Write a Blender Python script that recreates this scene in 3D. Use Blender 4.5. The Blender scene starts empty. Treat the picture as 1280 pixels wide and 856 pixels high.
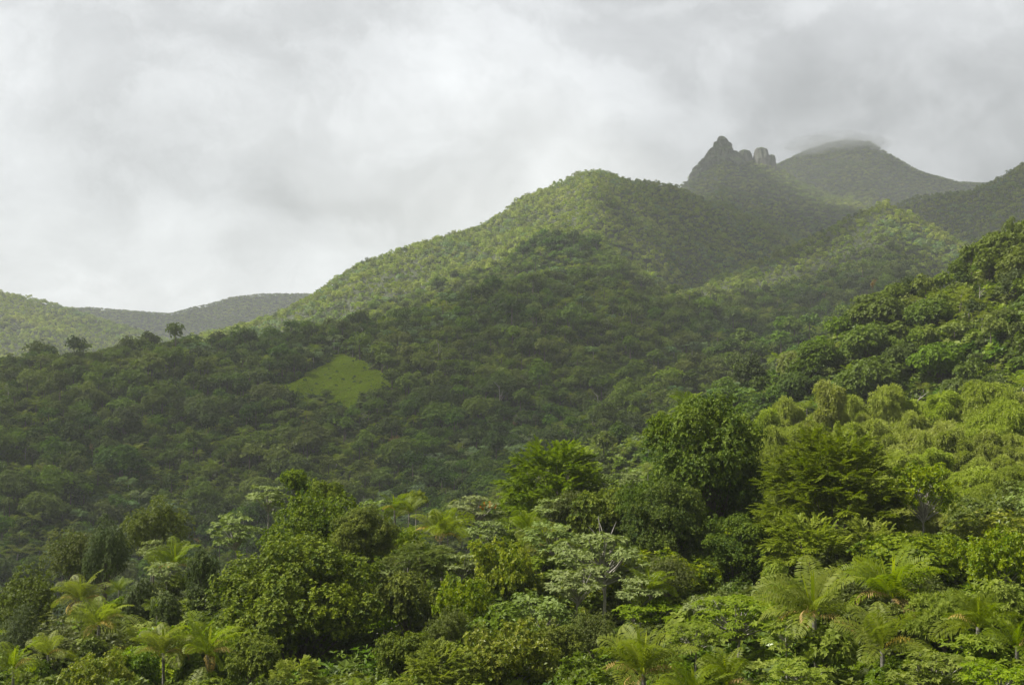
import bpy, math, numpy as np
from mathutils import Vector
R = math.radians
rng = np.random.default_rng(7)
scene = bpy.context.scene
COL = scene.collection

# ------------------------------------------------------------------ camera
F = 1372.0                       # focal length in pixels of the 1280 wide photograph
PITCH = math.atan((470 - 428) / F)
cam_d = bpy.data.cameras.new("camera")
cam_d.sensor_width = 36.0
cam_d.lens = 36.0 * F / 1280.0
cam_d.clip_start = 0.5
cam_d.clip_end = 30000
cam = bpy.data.objects.new("camera", cam_d)
cam.location = (0, 0, 0)
cam.rotation_euler = (R(90) + PITCH, 0, 0)
COL.objects.link(cam)
scene.camera = cam

# ------------------------------------------------------------------ light
SUN_AZ = R(-92)      # clockwise from the view direction (+Y): the sun stands to the left
SUN_EL = R(51)
sun_d = bpy.data.lights.new("sun", 'SUN')
sun_d.energy = 5.0
sun_d.angle = R(2.0)
sun_d.color = (1.0, 0.96, 0.88)
sun = bpy.data.objects.new("sun", sun_d)
SUN_DIR = Vector((math.sin(SUN_AZ) * math.cos(SUN_EL), math.cos(SUN_AZ) * math.cos(SUN_EL), math.sin(SUN_EL)))
sun.rotation_euler = SUN_DIR.to_track_quat('Z', 'Y').to_euler()
COL.objects.link(sun)

def pixdir(px, py):
    a = (px - 640) / F; b = (428 - py) / F
    v = Vector((a, math.cos(PITCH) - b * math.sin(PITCH), math.sin(PITCH) + b * math.cos(PITCH)))
    return v.normalized()

world = bpy.data.worlds.new("World")
scene.world = world
world.use_nodes = True
W = world.node_tree; wn = W.nodes; wl = W.links
wn.clear()
def N(tree, typ, **kw):
    n = tree.nodes.new(typ)
    for k, v in kw.items():
        setattr(n, k, v)
    return n
def math_node(tree, op, a, b=None, c=None, clamp=False):
    n = N(tree, 'ShaderNodeMath', operation=op, use_clamp=clamp)
    for i, v in enumerate((a, b, c)):
        if v is None: continue
        if isinstance(v, (int, float)): n.inputs[i].default_value = v
        else: tree.links.new(v, n.inputs[i])
    return n.outputs[0]
def build_sky():
    out = N(W, 'ShaderNodeOutputWorld'); bg = N(W, 'ShaderNodeBackground')
    sky = N(W, 'ShaderNodeTexSky'); sky.sky_type = 'NISHITA'; sky.sun_disc = False
    sky.sun_elevation = SUN_EL; sky.sun_rotation = SUN_AZ
    tc = N(W, 'ShaderNodeTexCoord')
    sep = N(W, 'ShaderNodeSeparateXYZ'); wl.new(tc.outputs['Generated'], sep.inputs[0])
    zc = math_node(W, 'MAXIMUM', sep.outputs[2], 0.0)
    den = math_node(W, 'ADD', zc, 0.55)
    u = math_node(W, 'DIVIDE', sep.outputs[0], den); v = math_node(W, 'DIVIDE', sep.outputs[1], den)
    comb = N(W, 'ShaderNodeCombineXYZ'); wl.new(u, comb.inputs[0]); wl.new(v, comb.inputs[1])
    n1 = N(W, 'ShaderNodeTexNoise'); n1.inputs['Scale'].default_value = 3.2; n1.inputs['Detail'].default_value = 9
    n1.inputs['Roughness'].default_value = 0.60; n1.inputs['Distortion'].default_value = 0.5
    wl.new(comb.outputs[0], n1.inputs['Vector'])
    # warp of the view direction for the placed cloud banks
    n2 = N(W, 'ShaderNodeTexNoise'); n2.inputs['Scale'].default_value = 9; n2.inputs['Detail'].default_value = 7
    n2.inputs['Roughness'].default_value = 0.58
    wl.new(tc.outputs['Generated'], n2.inputs['Vector'])
    sub = N(W, 'ShaderNodeVectorMath', operation='SUBTRACT'); wl.new(n2.outputs['Color'], sub.inputs[0]); sub.inputs[1].default_value = (.5, .5, .5)
    sc = N(W, 'ShaderNodeVectorMath', operation='SCALE'); wl.new(sub.outputs[0], sc.inputs[0]); sc.inputs['Scale'].default_value = 0.16
    add = N(W, 'ShaderNodeVectorMath', operation='ADD'); wl.new(tc.outputs['Generated'], add.inputs[0]); wl.new(sc.outputs[0], add.inputs[1])
    base = math_node(W, 'MULTIPLY_ADD', n1.outputs['Fac'], SKY_NOISE, SKY_BASE - 0.5 * SKY_NOISE)
    n3 = N(W, 'ShaderNodeTexNoise'); n3.inputs['Scale'].default_value = 6.5; n3.inputs['Detail'].default_value = 10; n3.inputs['Roughness'].default_value = .62; n3.inputs['Distortion'].default_value = .35
    mp = N(W, 'ShaderNodeMapping'); mp.inputs['Scale'].default_value = (1, 1, 1.5); wl.new(add.outputs[0], mp.inputs[0]); wl.new(mp.outputs[0], n3.inputs['Vector'])
    pf = N(W, 'ShaderNodeMapRange', interpolation_type='SMOOTHSTEP'); wl.new(n3.outputs['Fac'], pf.inputs[0])
    for i_, v_ in enumerate((.40, .62, -.045, .045)): pf.inputs[i_ + 1].default_value = v_
    base = math_node(W, 'ADD', base, pf.outputs[0])
    for (px, py, s, a) in SKY_BANKS:
        d = pixdir(px, py)
        dist = N(W, 'ShaderNodeVectorMath', operation='DISTANCE'); wl.new(add.outputs[0], dist.inputs[0]); dist.inputs[1].default_value = d
        q = math_node(W, 'MULTIPLY', dist.outputs['Value'], F / s)
        q = math_node(W, 'POWER', q, 2.0); q = math_node(W, 'MULTIPLY', q, -1.0); q = math_node(W, 'EXPONENT', q)
        base = math_node(W, 'MULTIPLY_ADD', q, a * .72, base)
    # unseen overcast overhead and behind dimmed for deeper foliage shade; full brightness ahead
    dp = N(W, 'ShaderNodeVectorMath', operation='DOT_PRODUCT'); wl.new(tc.outputs['Generated'], dp.inputs[0]); dp.inputs[1].default_value = (0, math.cos(R(8)), math.sin(R(8)))
    mr = N(W, 'ShaderNodeMapRange', interpolation_type='SMOOTHSTEP'); wl.new(dp.outputs['Value'], mr.inputs[0])
    for i_, v_ in enumerate((.50, .87, .40, 1.0)): mr.inputs[i_ + 1].default_value = v_
    base = math_node(W, 'MULTIPLY', base, mr.outputs[0])
    gray = N(W, 'ShaderNodeCombineColor')
    wl.new(base, gray.inputs[0])
    wl.new(math_node(W, 'MULTIPLY', base, 1.018), gray.inputs[1]); wl.new(math_node(W, 'MULTIPLY', base, 1.035), gray.inputs[2])
    skys = N(W, 'ShaderNodeVectorMath', operation='SCALE'); wl.new(sky.outputs[0], skys.inputs[0]); skys.inputs['Scale'].default_value = 1.0
    clouds = N(W, 'ShaderNodeVectorMath', operation='SCALE'); wl.new(gray.outputs[0], clouds.inputs[0]); clouds.inputs['Scale'].default_value = 10.0
    mix = N(W, 'ShaderNodeMix', data_type='RGBA'); mix.inputs[0].default_value = 0.94
    wl.new(skys.outputs[0], mix.inputs[6]); wl.new(clouds.outputs[0], mix.inputs[7])
    wl.new(mix.outputs[2], bg.inputs[0]); bg.inputs[1].default_value = 0.1
    wl.new(bg.outputs[0], out.inputs[0])
SKY_BASE = 0.436; SKY_NOISE = 0.52
SKY_BANKS = [(40, 215, 45, .10), (60, 330, 130, .14), (265, 195, 40, .10), (410, 335, 70, .16), (210, 375, 120, .12), (700, 200, 60, .12),
             (660, 110, 160, .06), (790, 150, 110, .08), (520, 60, 150, .04), (330, 245, 95, -.13), (130, 240, 90, -.06), (500, 290, 110, -.12),
             (120, 60, 170, -.07), (1230, 110, 220, -.10), (1130, 210, 90, -.05), (1060, 100, 130, .02), (420, 130, 90, -.04), (900, 30, 130, -.03)]
build_sky()

scene.view_settings.view_transform = 'Standard'
scene.view_settings.look = 'None'
scene.view_settings.exposure = 0.80
scene.view_settings.gamma = 1.0
scene.view_settings.use_curve_mapping = False
cy = scene.cycles
cy.max_bounces = 5; cy.diffuse_bounces = 3; cy.glossy_bounces = 2; cy.transmission_bounces = 3
cy.volume_bounces = 2; cy.transparent_max_bounces = 8
cy.sample_clamp_indirect = 4.0
HAZE_DENSITY = 0.00014

# ------------------------------------------------------------------ helpers
def tag(o, label=None, cat=None, group=None, kind=None):
    if label: o['label'] = label
    if cat: o['category'] = cat
    if group: o['group'] = group
    if kind: o['kind'] = kind
    return o

def make_mesh(name, V, faces, mats, tint=None, midx=None, smooth=False):
    """faces: list of (n,k) int arrays.  tint: per-face float array."""
    me = bpy.data.meshes.new(name)
    V = np.asarray(V, np.float32)
    me.vertices.add(len(V)); me.vertices.foreach_set('co', V.ravel())
    loops = np.concatenate([f.ravel() for f in faces]).astype(np.int32)
    tot = np.concatenate([np.full(len(f), f.shape[1]) for f in faces]).astype(np.int32)
    start = np.concatenate([[0], np.cumsum(tot)[:-1]]).astype(np.int32)
    me.loops.add(len(loops)); me.loops.foreach_set('vertex_index', loops)
    me.polygons.add(len(tot)); me.polygons.foreach_set('loop_start', start)
    me.polygons.foreach_set('loop_total', tot)
    if midx is not None: me.polygons.foreach_set('material_index', np.asarray(midx, np.int32))
    me.polygons.foreach_set('use_smooth', np.full(len(tot), smooth))
    if tint is not None:
        at = me.attributes.new('tint', 'FLOAT', 'FACE'); at.data.foreach_set('value', np.asarray(tint, np.float32))
    for m in (mats if isinstance(mats, (list, tuple)) else [mats]): me.materials.append(m)
    me.update()
    return me

def link(name, me, parent=None, loc=(0, 0, 0), rz=0, sc=(1, 1, 1)):
    o = bpy.data.objects.new(name, me); COL.objects.link(o)
    if parent: o.parent = parent
    o.location = loc; o.rotation_euler = (0, 0, rz); o.scale = sc
    return o

def smooth(e0, e1, x):
    t = np.clip((x - e0) / (e1 - e0), 0, 1); return t * t * (3 - 2 * t)
_lat = np.random.default_rng(99).random((256, 256))
def vnoise(x, y):
    xi = np.floor(x).astype(int); yi = np.floor(y).astype(int); fx = x - xi; fy = y - yi
    fx = fx * fx * (3 - 2 * fx); fy = fy * fy * (3 - 2 * fy)
    a = _lat[xi % 256, yi % 256]; b = _lat[(xi + 1) % 256, yi % 256]; c = _lat[xi % 256, (yi + 1) % 256]; d = _lat[(xi + 1) % 256, (yi + 1) % 256]
    return (a * (1 - fx) + b * fx) * (1 - fy) + (c * (1 - fx) + d * fx) * fy
def fbm(x, y, o=4, ridged=False):
    s = 0; a = 1; t = 0
    for i in range(o):
        n = vnoise(x * 2 ** i + 17.3 * i, y * 2 ** i + 9.1 * i)
        if ridged: n = 1 - abs(2 * n - 1)
        s = s + a * n; t += a; a *= 0.5
    return s / t

# ------------------------------------------------------------------ terrain
def elev(py):    # tan of the elevation seen at photo row py
    b = (428 - np.asarray(py, float)) / F
    return (math.sin(PITCH) + b * math.cos(PITCH)) / (math.cos(PITCH) - b * math.sin(PITCH))
# ridges: crest points (photo column, crest row, distance), tree height, slope towards / away from us, relief
LAYERS = [
 # right hillside
 dict(p=[(560,640,300),(640,600,300),(720,560,290),(800,535,290),(880,497,285),(930,465,285),(980,437,285),(1040,408,285),(1100,392,285),(1150,357,285),(1200,337,285),(1240,310,285),(1280,290,285),(1340,250,290),(1460,200,300),(2400,150,300)], th=8, sf=.62, sb=.55, w=14, amp=5, wl=60),
 # second spur on the middle slope
 dict(p=[(500,640,420),(640,590,430),(700,545,440),(780,500,450),(840,470,470),(900,440,500),(960,420,520),(1040,400,560),(1200,380,600),(2400,380,600)], th=8, sf=.42, sb=.30, w=20, amp=7, wl=90),
 # shaded middle slope
 dict(p=[(-1500,428,560),(-200,432,560),(0,441,560),(90,433,580),(170,424,600),(240,419,610),(300,414,620),(400,400,640),(500,385,660),(580,364,680),(650,346,700),(720,341,720),(800,358,730),(870,366,740),(950,384,760),(1050,400,760),(2400,420,760)], th=15, sf=.36, sb=.22, w=40, amp=27, wl=130),
 # sunny mountain flank
 dict(p=[(-300,470,1000),(100,450,950),(200,430,980),(340,394,1020),(400,363,1060),(420,347,1080),(450,328,1100),(520,305,1140),(600,282,1190),(630,264,1220),(650,248,1250),(700,230,1320),(722,221,1350),(742,217,1380),(762,219,1400),(790,227,1420),(820,229,1450),(845,234,1480),(900,262,1500),(960,288,1500),(1020,322,1480),(1100,380,1450),(2400,700,1450)], th=6, sf=.36, sb=.3, w=45, amp=60, wl=210),
 # lit spur on the right
 dict(p=[(600,480,900),(740,420,900),(850,372,930),(900,345,960),(960,322,990),(1000,302,1010),(1060,273,1030),(1110,253,1040),(1150,272,1040),(1200,300,1030),(1280,335,1000),(1400,370,980),(2400,380,980)], th=6, sf=.45, sb=.6, w=25, amp=20, wl=160),
 # dark ridge far right
 dict(p=[(950,360,1500),(1050,300,1500),(1100,268,1500),(1140,248,1480),(1170,242,1470),(1210,240,1450),(1245,226,1430),(1280,206,1420),(1400,160,1400),(1600,130,1400),(2400,160,1400)], th=6, sf=.5, sb=.6, w=25, amp=22, wl=170),
 # ridge of the rock pinnacle
 dict(p=[(560,480,1800),(700,300,1850),(780,262,1880),(845,238,1900),(868,216,1910),(886,199,1910),(903,186,1910),(918,193,1910),(932,199,1910),(950,199,1910),(972,208,1910),(1000,226,1900),(1050,252,1880),(1100,285,1860),(1200,380,1850),(2400,600,1850)], th=5, sf=.43, sb=.8, w=12, amp=44, wl=180),
 # clouded mountain
 dict(p=[(800,380,2500),(900,270,2480),(940,226,2450),(975,205,2430),(1010,189,2420),(1040,179,2410),(1060,176,2400),(1090,178,2400),(1110,191,2390),(1150,214,2370),(1200,228,2350),(1240,230,2330),(1400,200,2300),(2400,250,2300)], th=5, sf=.42, sb=.5, w=35, amp=42, wl=300),
 # green hill far left
 dict(p=[(-1500,300,1500),(-200,335,1500),(0,364,1500),(50,374,1520),(90,385,1540),(130,399,1560),(180,414,1580),(260,440,1600),(400,500,1600),(2400,700,1600)], th=6, sf=.35, sb=.4, w=30, amp=26, wl=200),
 # blue hills far left
 dict(p=[(-1500,330,2600),(0,376,2600),(90,385,2600),(110,384,2600),(200,391,2620),(215,391,2620),(240,384,2640),(260,380,2650),(290,371,2650),(330,367,2650),(385,367,2650),(450,380,2650),(700,450,2650),(2400,600,2650)], th=5, sf=.4, sb=.4, w=35, amp=36, wl=260),
]
for L in LAYERS:
    if L['p'][0][0] > -400: L['p'] = [(-1600, 900, L['p'][0][2]), (L['p'][0][0] - 250, L['p'][0][1] + 140, L['p'][0][2])] + L['p']
    P = np.array(L['p'], float); L['px'] = P[:, 0]; L['e'] = elev(P[:, 1]); L['r'] = P[:, 2]
FG_Y = np.array([0, 25, 50, 80, 110, 150, 200, 260], float)
FG_X = np.array([-700, 0, 320, 640, 900, 1100, 1280, 2000], float)
FG_Z = np.array([  # rows: distance, columns: photo column
 [-7, -7, -7, -7, -7, -7, -7, -7],
 [-14, -13, -12.5, -12, -12, -12, -12, -10],
 [-21, -19.5, -19, -17.5, -16.8, -16.5, -16.5, -11],
 [-29, -25, -22, -20, -17.5, -16, -15.5, -8],
 [-38, -32, -27, -23, -20, -20, -18, -8],
 [-56, -50, -44, -38, -26, -20, -17, -4],
 [-80, -76, -72, -60, -36, -16, -9, 10],
 [-105, -102, -100, -90, -64, -32, -16, 22]], float)
def fg_height(px, y):
    ix = np.clip(np.searchsorted(FG_X, px) - 1, 0, len(FG_X) - 2); iy = np.clip(np.searchsorted(FG_Y, y) - 1, 0, len(FG_Y) - 2)
    tx = np.clip((px - FG_X[ix]) / (FG_X[ix + 1] - FG_X[ix]), 0, 1); ty = (y - FG_Y[iy]) / (FG_Y[iy + 1] - FG_Y[iy]); ty = np.maximum(ty, 0)
    a = FG_Z[iy, ix] * (1 - tx) + FG_Z[iy, ix + 1] * tx; b = FG_Z[iy + 1, ix] * (1 - tx) + FG_Z[iy + 1, ix + 1] * tx
    return a + (b - a) * ty
def height(X, Y):
    X = np.asarray(X, float); Y = np.asarray(Y, float)
    r = np.hypot(X, Y); th = np.arctan2(X, Y); tc = np.clip(th, -1.0, 1.0)
    px = 640 + F * np.tan(tc); yv = r * np.cos(tc)
    k = 5.0 + 7.0 * smooth(700, 1300, np.hypot(X, Y))
    hs = [fg_height(px, yv) + 1.6 * (fbm(X / 14, Y / 14, 3) - .5)]
    hs.append(np.full_like(r, -92.0) + 10 * fbm(X / 90, Y / 90, 3))
    for i, L in enumerate(LAYERS):
        rc = np.interp(px, L['px'], L['r']); e = np.interp(px, L['px'], L['e'])
        zc = rc * e - L['th'] * .8
        d = rc - yv; ad = np.sqrt(d * d + L['w'] ** 2) - L['w']
        z = zc - np.where(d > 0, L['sf'], L['sb']) * ad
        n = fbm(X / L['wl'] + 5 * i, Y / (L['wl'] * 1.9) + 3 * i, 5, True) - .62
        m = fbm(X / (L['wl'] * .35) + 2.7 * i, Y / (L['wl'] * .5), 3) - .5
        z = z + (L['amp'] * n + L['amp'] * .35 * m) * (1 - np.exp(-ad / (L['wl'] * .35)))
        if i >= 3: z = z - 0
        hs.append(z)
    S = np.stack(hs); mx = S.max(0)
    z = mx + k * np.log(np.exp((S - mx) / k).sum(0))
    z = z - k * .0
    far = smooth(3200, 3900, r); z = z * (1 - far) + (-60) * far
    back = smooth(1.05, 1.6, np.abs(th)) * smooth(100, 300, r); z = z * (1 - back) + (-60 + 20 * fbm(X / 200, Y / 200, 3)) * back
    return z

TH = np.concatenate([np.linspace(-math.pi, -.62, 60)[:-1], np.linspace(-.62, .62, 1000), np.linspace(.62, math.pi, 60)[1:-1]])
RR = np.concatenate([[0.0], np.exp(np.linspace(math.log(3), math.log(4000), 620))])
TT, RG = np.meshgrid(TH, RR, indexing='ij')
GX = RG * np.sin(TT); GY = RG * np.cos(TT); GZ = height(GX, GY)
nt, nr = GX.shape
# what the camera can see, for planting
ang = (GZ) / np.maximum(RG, 1); runmax = np.maximum.accumulate(np.where(RG > 20, ang + 4.0 / np.maximum(RG, 1), -9), axis=1)
VIS = ((GZ + 11) / np.maximum(RG, 1)) >= np.concatenate([np.full((nt, 1), -9), runmax[:, :-1]], 1)
def visible(X, Y):
    r = np.hypot(X, Y); th = np.arctan2(X, Y)
    it = np.clip(np.searchsorted(TH, th), 0, nt - 1); ir = np.clip(np.searchsorted(RR, r), 0, nr - 1)
    return VIS[it, ir]
def zg(x, y): return float(height(np.array([x]), np.array([y]))[0])
def project(X, Y, Z):
    c, s = math.cos(PITCH), math.sin(PITCH)
    dep = Y * c + Z * s; up = -Y * s + Z * c
    return 640 + F * X / dep, 428 - F * up / dep

# ------------------------------------------------------------------ materials
def new_mat(name):
    m = bpy.data.materials.new(name); m.use_nodes = True; m.node_tree.nodes.clear(); return m
def leaf_mat(name, a, b, c=None, rough=.5, transl=.35, var=.25, patch=0.0):
    """a..b: the leaf-to-leaf range, c: colour some whole trees lean towards"""
    m = new_mat(name); t = m.node_tree; l = t.links
    out = N(t, 'ShaderNodeOutputMaterial'); pb = N(t, 'ShaderNodeBsdfPrincipled'); tr = N(t, 'ShaderNodeBsdfTranslucent'); mx = N(t, 'ShaderNodeMixShader')
    at = N(t, 'ShaderNodeAttribute', attribute_name='tint'); oi = N(t, 'ShaderNodeObjectInfo')
    m1 = N(t, 'ShaderNodeMix', data_type='RGBA'); l.new(at.outputs['Fac'], m1.inputs[0]); a = (a[0], a[1] * 1.10, a[2] * .9); b = (b[0], b[1] * 1.08, b[2] * .9)
    m1.inputs[6].default_value = (*a, 1); m1.inputs[7].default_value = (*b, 1)
    col = m1.outputs[2]
    if c is not None:
        m2 = N(t, 'ShaderNodeMix', data_type='RGBA'); l.new(col, m2.inputs[6]); m2.inputs[7].default_value = (*c, 1)
        r = math_node(t, 'FRACT', math_node(t, 'MULTIPLY', oi.outputs['Random'], 7.31))
        if patch:
            nz = N(t, 'ShaderNodeTexNoise'); nz.inputs['Scale'].default_value = patch; nz.inputs['Detail'].default_value = 3
            l.new(oi.outputs['Location'], nz.inputs['Vector'])
            q = math_node(t, 'MULTIPLY_ADD', nz.outputs['Fac'], 3.2, -1.35)
            r = math_node(t, 'MULTIPLY_ADD', r, .45, q, clamp=True)
        else:
            r = math_node(t, 'POWER', r, 1.5)
        l.new(r, m2.inputs[0]); col = m2.outputs[2]
    hs = N(t, 'ShaderNodeHueSaturation'); l.new(col, hs.inputs['Color'])
    l.new(math_node(t, 'MULTIPLY_ADD', oi.outputs['Random'], 2 * var, 1 - var), hs.inputs['Value'])
    r2 = math_node(t, 'FRACT', math_node(t, 'MULTIPLY', oi.outputs['Random'], 13.7))
    l.new(math_node(t, 'MULTIPLY_ADD', r2, .022, .484), hs.inputs['Hue'])
    l.new(math_node(t, 'MULTIPLY_ADD', r2, .25, .98), hs.inputs['Saturation'])
    l.new(hs.outputs[0], pb.inputs['Base Color']); pb.inputs['Roughness'].default_value = rough
    pb.inputs['Specular IOR Level'].default_value = .22
    tg = N(t, 'ShaderNodeMix', data_type='RGBA', blend_type='MULTIPLY'); tg.inputs[0].default_value = 1; l.new(hs.outputs[0], tg.inputs[6]); tg.inputs[7].default_value = (1.5, 1.6, .6, 1)
    l.new(tg.outputs[2], tr.inputs[0]); mx.inputs[0].default_value = transl
    l.new(pb.outputs[0], mx.inputs[1]); l.new(tr.outputs[0], mx.inputs[2]); l.new(mx.outputs[0], out.inputs[0])
    return m
def solid_mat(name, a, b, scale=4, rough=.85, stretch=(1, 1, 1), bump=.3):
    m = new_mat(name); t = m.node_tree; l = t.links
    out = N(t, 'ShaderNodeOutputMaterial'); pb = N(t, 'ShaderNodeBsdfPrincipled')
    tc = N(t, 'ShaderNodeTexCoord'); mp = N(t, 'ShaderNodeMapping'); mp.inputs['Scale'].default_value = stretch
    nz = N(t, 'ShaderNodeTexNoise'); nz.inputs['Scale'].default_value = scale; nz.inputs['Detail'].default_value = 7; nz.inputs['Roughness'].default_value = .65
    l.new(tc.outputs['Object'], mp.inputs[0]); l.new(mp.outputs[0], nz.inputs['Vector'])
    cr = N(t, 'ShaderNodeValToRGB'); cr.color_ramp.elements[0].position = .35; cr.color_ramp.elements[1].position = .65
    cr.color_ramp.elements[0].color = (*a, 1); cr.color_ramp.elements[1].color = (*b, 1); l.new(nz.outputs['Fac'], cr.inputs[0])
    bp = N(t, 'ShaderNodeBump'); bp.inputs['Strength'].default_value = bump; l.new(nz.outputs['Fac'], bp.inputs['Height']); l.new(bp.outputs[0], pb.inputs['Normal'])
    l.new(cr.outputs[0], pb.inputs['Base Color']); pb.inputs['Roughness'].default_value = rough; l.new(pb.outputs[0], out.inputs[0])
    return m
M = {}
M['ground'] = solid_mat('forest floor', (.022, .03, .010), (.045, .055, .018), .25, bump=.5)
M['bark'] = solid_mat('bark', (.07, .055, .04), (.17, .14, .11), 5, stretch=(1, 1, .2))
M['palebark'] = solid_mat('pale bark', (.22, .20, .17), (.42, .39, .34), 4, stretch=(1, 1, .4))
M['rock'] = solid_mat('mossy rock', (.075, .08, .06), (.20, .185, .165), .07, stretch=(1, 1, .45), bump=.9)
def moss():
    t = M['rock'].node_tree; l = t.links; pb = [n for n in t.nodes if n.type == 'BSDF_PRINCIPLED'][0]; src = pb.inputs['Base Color'].links[0].from_socket
    ge = N(t, 'ShaderNodeNewGeometry'); sp = N(t, 'ShaderNodeSeparateXYZ'); l.new(ge.outputs['Normal'], sp.inputs[0])
    nz = N(t, 'ShaderNodeTexNoise'); nz.inputs['Scale'].default_value = .06; nz.inputs['Detail'].default_value = 6; l.new(ge.outputs['Position'], nz.inputs['Vector'])
    f = math_node(t, 'MULTIPLY_ADD', nz.outputs['Fac'], 3.0, math_node(t, 'MULTIPLY_ADD', sp.outputs[2], 2.2, -2.1), clamp=True)
    mx = N(t, 'ShaderNodeMix', data_type='RGBA'); l.new(f, mx.inputs[0]); l.new(src, mx.inputs[6]); mx.inputs[7].default_value = (.075, .11, .03, 1); l.new(mx.outputs[2], pb.inputs['Base Color'])
moss()
M['tuft'] = leaf_mat('tufted leaves', (.045, .075, .012), (.225, .255, .036), rough=.55, transl=.28, var=.12)
M['tuftdark'] = leaf_mat('dark tufted leaves', (.030, .062, .012), (.15, .19, .028), rough=.55, transl=.25, var=.12)
M['feather'] = leaf_mat('feathery leaves', (.125, .16, .02), (.25, .28, .04), rough=.55, transl=.35, var=.10)
M['featherdark'] = leaf_mat('darker feathery leaves', (.10, .13, .017), (.21, .235, .033), rough=.55, transl=.35, var=.10)
M['bamboo'] = leaf_mat('bamboo leaves', (.20, .215, .06), (.33, .345, .12), rough=.5, transl=.42, var=.12)
M['pale'] = leaf_mat('pale palmate leaves', (.135, .16, .065), (.235, .26, .115), rough=.6, transl=.25, var=.12)
M['lime'] = leaf_mat('light green leaves', (.115, .155, .026), (.24, .275, .055), rough=.62, transl=.38, var=.12)
M['palm'] = leaf_mat('palm leaflets', (.085, .115, .02), (.21, .23, .035), rough=.52, transl=.42, var=.15)
M['palmyel'] = leaf_mat('young yellow palm leaf', (.20, .24, .03), (.34, .35, .05), rough=.4, transl=.4, var=.1)
M['dead'] = leaf_mat('dead palm leaf', (.26, .15, .045), (.46, .36, .17), rough=.8, transl=.2, var=.2)
M['yellow'] = leaf_mat('yellow green leaves', (.09, .135, .015), (.27, .28, .035), rough=.42, transl=.35, var=.1)
M['dull'] = leaf_mat('dull dark leaves', (.04, .058, .018), (.09, .11, .032), rough=.6, transl=.2, var=.15)
M['olive'] = leaf_mat('olive leaves', (.06, .08, .02), (.13, .14, .04), rough=.5, transl=.3, var=.15)
M['shrub'] = leaf_mat('shrub leaves', (.055, .09, .016), (.13, .165, .03), c=(.12, .15, .03), rough=.45, transl=.32, var=.2)
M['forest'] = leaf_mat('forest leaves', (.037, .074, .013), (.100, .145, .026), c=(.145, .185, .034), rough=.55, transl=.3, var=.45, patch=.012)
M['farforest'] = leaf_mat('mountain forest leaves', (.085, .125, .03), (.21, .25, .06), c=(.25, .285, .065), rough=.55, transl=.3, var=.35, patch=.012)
M['farpale'] = leaf_mat('pale forest leaves', (.11, .165, .085), (.18, .235, .13), c=(.15, .20, .07), rough=.55, transl=.25, var=.25)
M['brown'] = leaf_mat('brown dry leaves', (.14, .10, .05), (.26, .19, .10), rough=.8, transl=.2, var=.2)
M['grass'] = leaf_mat('grass', (.20, .25, .03), (.30, .35, .05), rough=.6, transl=.3, var=.12)
M['undergrowth'] = leaf_mat('undergrowth leaves', (.04, .075, .014), (.10, .14, .025), c=(.14, .17, .045), rough=.5, transl=.3, var=.3)
M['red'] = leaf_mat('red blossom', (.24, .09, .04), (.34, .15, .06), rough=.6, transl=.2, var=.1)
M['white'] = leaf_mat('white blossom', (.75, .75, .72), (.82, .82, .80), rough=.6, transl=.2, var=.0)

# terrain object
I = np.arange(nt * nr).reshape(nt, nr)
J = np.roll(I, -1, axis=0)
f = np.stack([I[:, :-1], I[:, 1:], J[:, 1:], J[:, :-1]], -1).reshape(-1, 4)
terrain = link('ground', make_mesh('ground', np.stack([GX, GY, GZ], -1).reshape(-1, 3), [f], M['ground'], smooth=True))
tag(terrain, kind='structure')

# ------------------------------------------------------------------ leaf geometry
def unit(v): return v / np.maximum(np.linalg.norm(v, axis=-1, keepdims=True), 1e-9)
def rdir(n, g): return unit(g.normal(size=(n, 3)))
class Leaves:
    def __init__(s): s.V = []; s.T = []; s.n = 0; s.M = []
    def add(s, C, D, L, Wd, Nn, tint, droop=0.15, mi=0):
        n = len(C); L = np.broadcast_to(L, n)[:, None]; Wd = np.broadcast_to(Wd, n)[:, None]
        S = unit(np.cross(D, Nn))
        tip = C + D * L; tip[:, 2] -= (droop * L[:, 0])
        mid = C + D * L * .5
        s.V.append(np.stack([C, mid + S * Wd * .5, tip, mid - S * Wd * .5], 1).reshape(-1, 3))
        s.T.append(np.broadcast_to(tint, n).copy()); s.n += n; s.M.append(np.full(n, mi))
    def mesh(s, name, mats):
        V = np.concatenate(s.V); f = np.arange(len(V)).reshape(-1, 4)
        return make_mesh(name, V, [f], mats, tint=np.clip(np.concatenate(s.T), 0, 1), midx=np.concatenate(s.M))
def rosettes(LV, P, A, m, L, Wd, beta, tint, g, tv=.15, droop=.15, mi=0):
    """whorls of m leaves at points P round axes A"""
    n = len(P); A = unit(A)
    ref = np.where(abs(A[:, 2:3]) > .9, np.array([[1., 0, 0]]), np.array([[0, 0, 1.]]))
    e1 = unit(np.cross(A, ref)); e2 = np.cross(A, e1)
    az = (np.arange(m)[None] / m * 2 * math.pi + g.random((n, 1)) * 6.28 + g.normal(0, .25, (n, m)))[..., None]
    be = (beta + g.normal(0, .22, (n, m)))[..., None]
    D = A[:, None] * np.cos(be) + (e1[:, None] * np.cos(az) + e2[:, None] * np.sin(az)) * np.sin(be)
    C = np.repeat(P[:, None], m, 1).reshape(-1, 3); D = unit(D.reshape(-1, 3))
    Nn = np.repeat(A[:, None], m, 1).reshape(-1, 3) + g.normal(0, .25, (n * m, 3))
    tt = (np.repeat(np.broadcast_to(tint, n)[:, None], m, 1) + g.normal(0, tv, (n, m))).ravel()
    LV.add(C, D, L * g.uniform(.7, 1.25, n * m), Wd * g.uniform(.8, 1.2, n * m), Nn, tt, droop, mi)
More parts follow.
